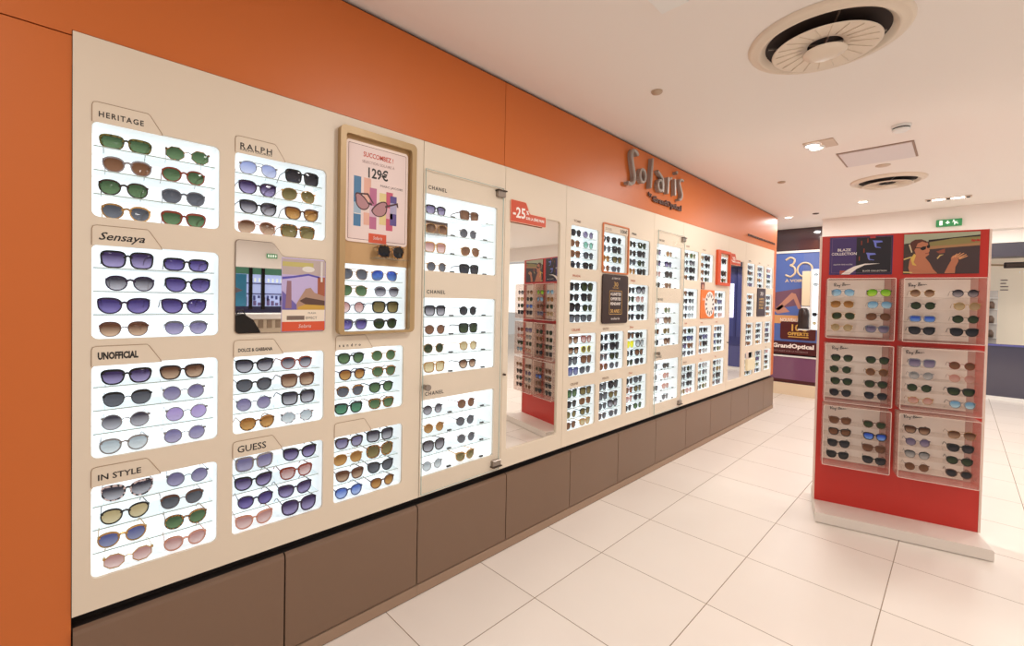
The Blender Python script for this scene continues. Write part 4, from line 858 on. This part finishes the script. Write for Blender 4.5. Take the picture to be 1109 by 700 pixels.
b.poly([(-.5, 1.20), (.06, 1.20), (.06, 1.34), (-.5, 1.34)], .002, mat('poster_peach', (226, 168, 110), .4), BP); b.text('NOUVEAU', -.26, 1.235, .08, .003, MW, BP, width=.26, bold=.002)
b.build('printed_sheet', bp_)
of_ = empty('offer_poster', (0, YB, .93), 'maroon window offer poster reading 10 euros in gold', 'poster')
b = MB(); b.prism(rrect(-.25, .26, .935, 1.235, .03), .004, .007, mat('maroon_print', (84, 24, 26), .4), BP)
b.text('10€', -.11, 1.085, .15, .0075, mat('gold_print', (232, 186, 90), .4), BP, width=.22, bold=.004); b.text('OFFERTS', -.14, 1.01, .07, .0075, mat('gold_print', (232, 186, 90), .4), BP, width=.30, bold=.003); b.poly([(-.13, .975), (.16, .975), (.16, .99), (-.13, .99)], .0075, mat('gold_print', (232, 186, 90), .4), BP); b.build('printed_sheet', of_)
sb = empty('shop_name_band', (0, YB, .70), 'maroon band with white optician name across the far shop window', 'sign')
b = MB(); b.prism([(-.68, .69), (.415, .69), (.415, .895), (-.68, .895)], 0, .012, mat('band_maroon', (76, 22, 26), .35), BP)
b.text('GrandOptical', -.36, .795, .095, .013, MW, BP, width=.60, bold=.004); b.text('VOUS ALLEZ VOIR LA DIFFÉRENCE', -.36, .725, .036, .013, mat('band_grey', (170, 140, 140), .4), BP, width=.52); b.build('board', sb)
vc = empty('window_showcase', (.2, YB, 1.1), 'white backlit showcase with eyeglasses inside the far shop window', 'showcase')
b = MB(); b.bbox(.065, .18, YB-.09, YB-.02, 1.50, 2.07, mat('case_cream', (238, 222, 190), .5)); b.bbox(.065, .18, YB-.09, YB-.02, 1.15, 1.49, mat('case_white', (244, 240, 236), .4, emit=.25)); b.build('left_cabinet', vc)
b = MB(); b.box(.20, .41, YB-.03, YB-.02, 1.12, 2.10, M_light); b.box(.185, .205, YB-.10, YB-.02, 1.12, 2.10, M_white); b.box(.40, .415, YB-.10, YB-.02, 1.12, 2.10, M_white); b.build('backlit_panel', vc)
for z in (1.98, 1.82, 1.66, 1.50, 1.34, 1.20):
    b = MB(); b.box(.206, .399, YB-.10, YB-.031, z-.006, z, M_shelf); b.build('shelf', vc)
for z, sp_, w_ in ((1.98, 'k-pt-cy', 'top shelf'), (1.82, 'k-wy-cy', 'second shelf'), (1.34, 'k-sq-dy', 'dark pair on lower shelf'), (1.20, 'g-rd-be', 'bottom shelf')):
    sunglasses(parse(sp_)[0], (.285, YB-.085, z+.001), 0, w_+' of far window showcase', 'eyeglasses in the far showcase', False, name='eyeglasses')
vs_ = empty('dark_figure', (.10, YB-.13, 1.05), 'tall dark rounded figure in front of the far window poster', 'ornament')
b = MB(); b.lathe([(0, 0), (.075, 0), (.078, .22), (.07, .30), (.045, .335), (0, .34)], (.115, YB-.16, 1.13), mat('dark_brown_gloss', (44, 28, 24), .3), 24); b.build('body', vs_, True)  # rounded body standing in for an unclear dark figure
b = MB(); b.bbox(.055, .185, YB-.24, YB-.02, 1.11, 1.129, M_white); b.build('ledge', vc)

# ------------------------------------------------------------------ corridor and the shop across it
YC = 11.0
M_navy = mat('navy_gloss', (62, 58, 78), .10, spec=1.0)
b = MB(); b.box(.3, 8, YC, YC+.1, 0, .06, M_white); b.box(.3, 8, YC+.0, YC+.1, .06, .93, M_navy); b.box(.3, 8, YC-.25, YC+.1, 2.365, 2.59, mat('fascia_slate', (70, 66, 76), .35)); b.box(.3, 8, YC-.26, YC+.1, 2.592, 2.95, M_wallp); b.box(.3, 1.25, YC+.0, YC+.1, .93, 2.365, mat('blue_glass', (60, 66, 130), .1, spec=.9))
b.box(1.25, 1.62, YC-.02, YC+.1, .06, 2.365, mat('indigo_post', (88, 92, 158), .15, spec=.9)); b.box(1.62, 2.15, YC-.01, YC+.1, .06, 2.365, mat('blue_glass', (92, 96, 160), .1, spec=.9)); b.box(1.74, 1.79, YC-.03, YC+.1, .76, 2.365, mat('indigo_dark', (52, 56, 112), .15)); b.box(1.62, 2.1, YC-.02, YC+.1, .55, .76, mat('indigo_dark', (52, 56, 112), .15))
struct(b.build('wall_corridor'))
b = MB(); b.box(1.80, 1.88, YC-.03, YC-.011, 1.2, 1.99, mat('light_strip', (225, 225, 255), .4, emit=1.6)); b.box(1.96, 2.1, YC-.03, YC-.011, .8, 2.3, mat('violet_pane', (150, 150, 215), .2, emit=.25)); struct(b.build('window_4'))
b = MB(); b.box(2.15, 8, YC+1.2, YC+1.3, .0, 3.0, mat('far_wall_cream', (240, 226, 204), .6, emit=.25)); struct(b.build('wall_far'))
b = MB(); b.box(2.15, 8, YC-.02, YC+.04, .90, .93, mat('violet_sill', (96, 96, 160), .2)); b.box(2.15, 8, YC+.0, YC+.01, .93, 2.365, M_pane); struct(b.build('window_5'))
cn_ = empty('cornice_shelf', (3.0, YC+.9, 2.2), 'cream slanting cornice shelf inside the shop across the corridor', 'shelf')
b = MB(); b.add([(2.15, YC+1.19, 2.33), (4.6, YC+.3, 2.08), (4.6, YC+.3, 2.11), (2.15, YC+1.19, 2.36), (2.15, YC+1.15, 2.33), (4.6, YC+.26, 2.08), (4.6, YC+.26, 2.11), (2.15, YC+1.15, 2.36)], [(0, 1, 2, 3), (7, 6, 5, 4), (0, 4, 5, 1), (1, 5, 6, 2), (2, 6, 7, 3), (3, 7, 4, 0)], mat('cornice_tan', (214, 186, 140), .5)); b.build('board', cn_)
sg_ = empty('black_crate', (2.6, YC+.8, 2.24), 'black box on the cream cornice across the corridor', 'box'); b = MB(); b.bbox(2.42, 2.68, YC+.62, YC+.72, 2.235, 2.335, mat('crate_black', (40, 32, 30), .5), .01); b.box(2.45, 2.65, YC+.6195, YC+.62, 2.26, 2.31, mat('crate_lid', (90, 74, 66), .5)); b.build('body', sg_)
shc = empty('glass_cabinet', (2.26, YC+.6, 0), 'grey glass cabinet with shelves just right of the red stand, across the corridor', 'cabinet')
b = MB(); b.box(2.2, 2.36, YC+.5, YC+.8, .0, 1.84, mat('cab_grey', (206, 200, 192), .4)); b.build('carcass', shc)
for z in (1.0, 1.25, 1.5, 1.7): b = MB(); b.box(2.2, 2.37, YC+.47, YC+.5, z, z+.015, M_white); b.build('shelf', shc)
for z in (1.02, 1.27, 1.52): b = MB(); b.lathe([(0, 0), (.04, 0), (.045, .08), (.02, .13), (0, .13)], (2.28, YC+.44, z), mat('ware_brown', (110, 84, 66), .4), 16); b.build('ware', shc, True)
nt_ = empty('wall_notice', (2.5, YC+1.19, 1.6), 'small printed notice on the cream wall across the corridor', 'notice')
b = MB()
for k, w_ in enumerate((.09, .07, .1, .1)): b.box(2.41, 2.41+w_, YC+1.19, YC+1.199, 2.04-.06*k, 2.06-.06*k, mat('notice_grey', (150, 140, 132), .6))
b.build('printed_lines', nt_)

# ------------------------------------------------------------------ opposite side of the shop (seen in the mirrors)
b = MB(); b.box(9.4, 9.6, -1.0, 7.9, 2.13, CZ, M_paint); struct(b.build('wall_right'))
XR = 11.5
b = MB(); b.box(XR, XR+.1, 0, 8, 0, 1.17, mat('navy_sill', (40, 40, 80), .3)); b.box(XR+.03, XR+.06, 0, 8, 1.17, 2.4, mat('window_glow', (176, 190, 236), .3, emit=.7)); b.box(XR, XR+.03, 0, 8, 2.06, 2.3, mat('green_header', (88, 140, 112), .3, emit=.2))
b.box(XR-.01, XR+.03, 0, 8, 1.12, 1.20, mat('navy_sill', (40, 40, 80), .3))
for y in (3.42, 3.72, 5.2): b.box(XR-.05, XR+.05, y, y+.075, 1.12, 2.4, M_dark)
b.box(XR-.005, XR+.03, 3.3, 8, 1.52, 1.55, mat('violet_sill', (96, 96, 160), .2))
for k in range(14):
    y = 3.2+.11*k; b.box(XR+.0, XR+.029, y, y+.07, 1.22, 1.30+.05*((k*7) % 4), mat('stock_violet', (130, 110, 170), .4)); b.box(XR+.0, XR+.029, y, y+.05, 1.36+.03*((k*5) % 3), 1.49, mat('stock_blue', (80, 90, 170), .4)); b.box(XR+.0, XR+.029, y+.02, y+.06, 1.86, 1.96, MWh)
b.box(XR, XR+.029, 3.3, 5, 1.80, 1.83, mat('violet_sill', (96, 96, 160), .2)); struct(b.build('window_6'))
bb = empty('blue_window_poster', (XR-.01, 3.2, 1.2), 'turquoise blue poster in the lit window, seen in small mirror', 'poster')
b = MB(); b.box(XR-.02, XR-.012, 2.7, 3.36, 1.2, 2.05, mat('turquoise_print', (60, 150, 190), .4)); b.add([(XR-.022, 3.27, 1.62), (XR-.022, 3.0, 1.50), (XR-.022, 3.0, 1.75)], [(0, 1, 2)], mat('grey_print', (130, 120, 130), .4)); b.build('printed_sheet', bb)
ctr = empty('white_counter', (7, 2.4, 0), 'white shop counter with product shelves, seen in small mirror', 'counter')
b = MB(); b.bbox(6.8, 7.3, 1.2, 4.0, .0, 1.08, mat('counter_beige', (206, 190, 168), .5)); b.build('body', ctr)
b = MB(); b.bbox(6.75, 7.35, 1.15, 4.05, 1.08, 1.17, M_white); b.build('worktop', ctr)
b = MB()
for k in range(9): b.box(6.79, 6.8, 1.95+.14*k, 2.03+.14*k, .92, 1.06, mat('drawer_taupe', (150, 130, 110), .5))
b.build('drawer_front', ctr)
bag = empty('black_bag', (6.3, 2.0, .7), 'black fabric bag on a low table, seen at the corner of small mirror', 'bag')
b = MB(); b.prism([(1.75, .70), (2.26, .70), (2.22, .92), (2.12, 1.10), (1.98, 1.20), (1.82, 1.16), (1.75, 1.0)], 6.15, 6.40, mat('bag_black', (22, 20, 20), .7), lambda u, v, w: (w, u, v)); b.build('body', bag)
b = MB(); b.tube([(6.27, 1.9, 1.17), (6.27, 1.93, 1.24), (6.27, 2.0, 1.25), (6.27, 2.04, 1.17)], .01, mat('bag_black', (22, 20, 20), .7), 6); b.build('handle', bag)
tb = empty('low_table', (6.3, 2.0, 0), 'low cream side table under the black bag', 'table')
b = MB(); b.bbox(6.05, 6.5, 1.6, 2.4, .66, .70, M_cream); b.build('tabletop', tb)
for x in (6.1, 6.42):
    for y in (1.65, 2.31): b = MB(); b.box(x, x+.04, y, y+.04, 0, .66, M_cream); b.build('leg', tb)
ex2 = empty('exit_sign', (9.39, 3.3, 2.3), 'small green exit sign on the right bulkhead, seen in small mirror', 'exit sign')
b = MB(); b.box(9.37, 9.399, 3.24, 3.46, 2.36, 2.46, mat('exit_green', (52, 132, 78), .4, emit=.35)); b.build('case', ex2)
b = MB()
for k in range(4): b.box(9.368, 9.37, 3.26+.05*k, 3.29+.05*k, 2.38, 2.44, MWh)
b.build('lettering', ex2)
pbx = empty('pillar', (4.89, 7.88, 0), 'slim black post beside the bright window, seen in near tall mirror', 'pillar')
b = MB(); b.box(4.86, 4.92, 7.86, 7.90, 0, 2.47, M_dark); b.build('post', pbx)
b = MB(); b.box(4.92, 6.6, 7.88, 7.9, 1.2, 2.40, mat('bright_pane', (240, 245, 245), .4, emit=.9)); struct(b.build('window_7'))
bpy.context.view_layer.update()
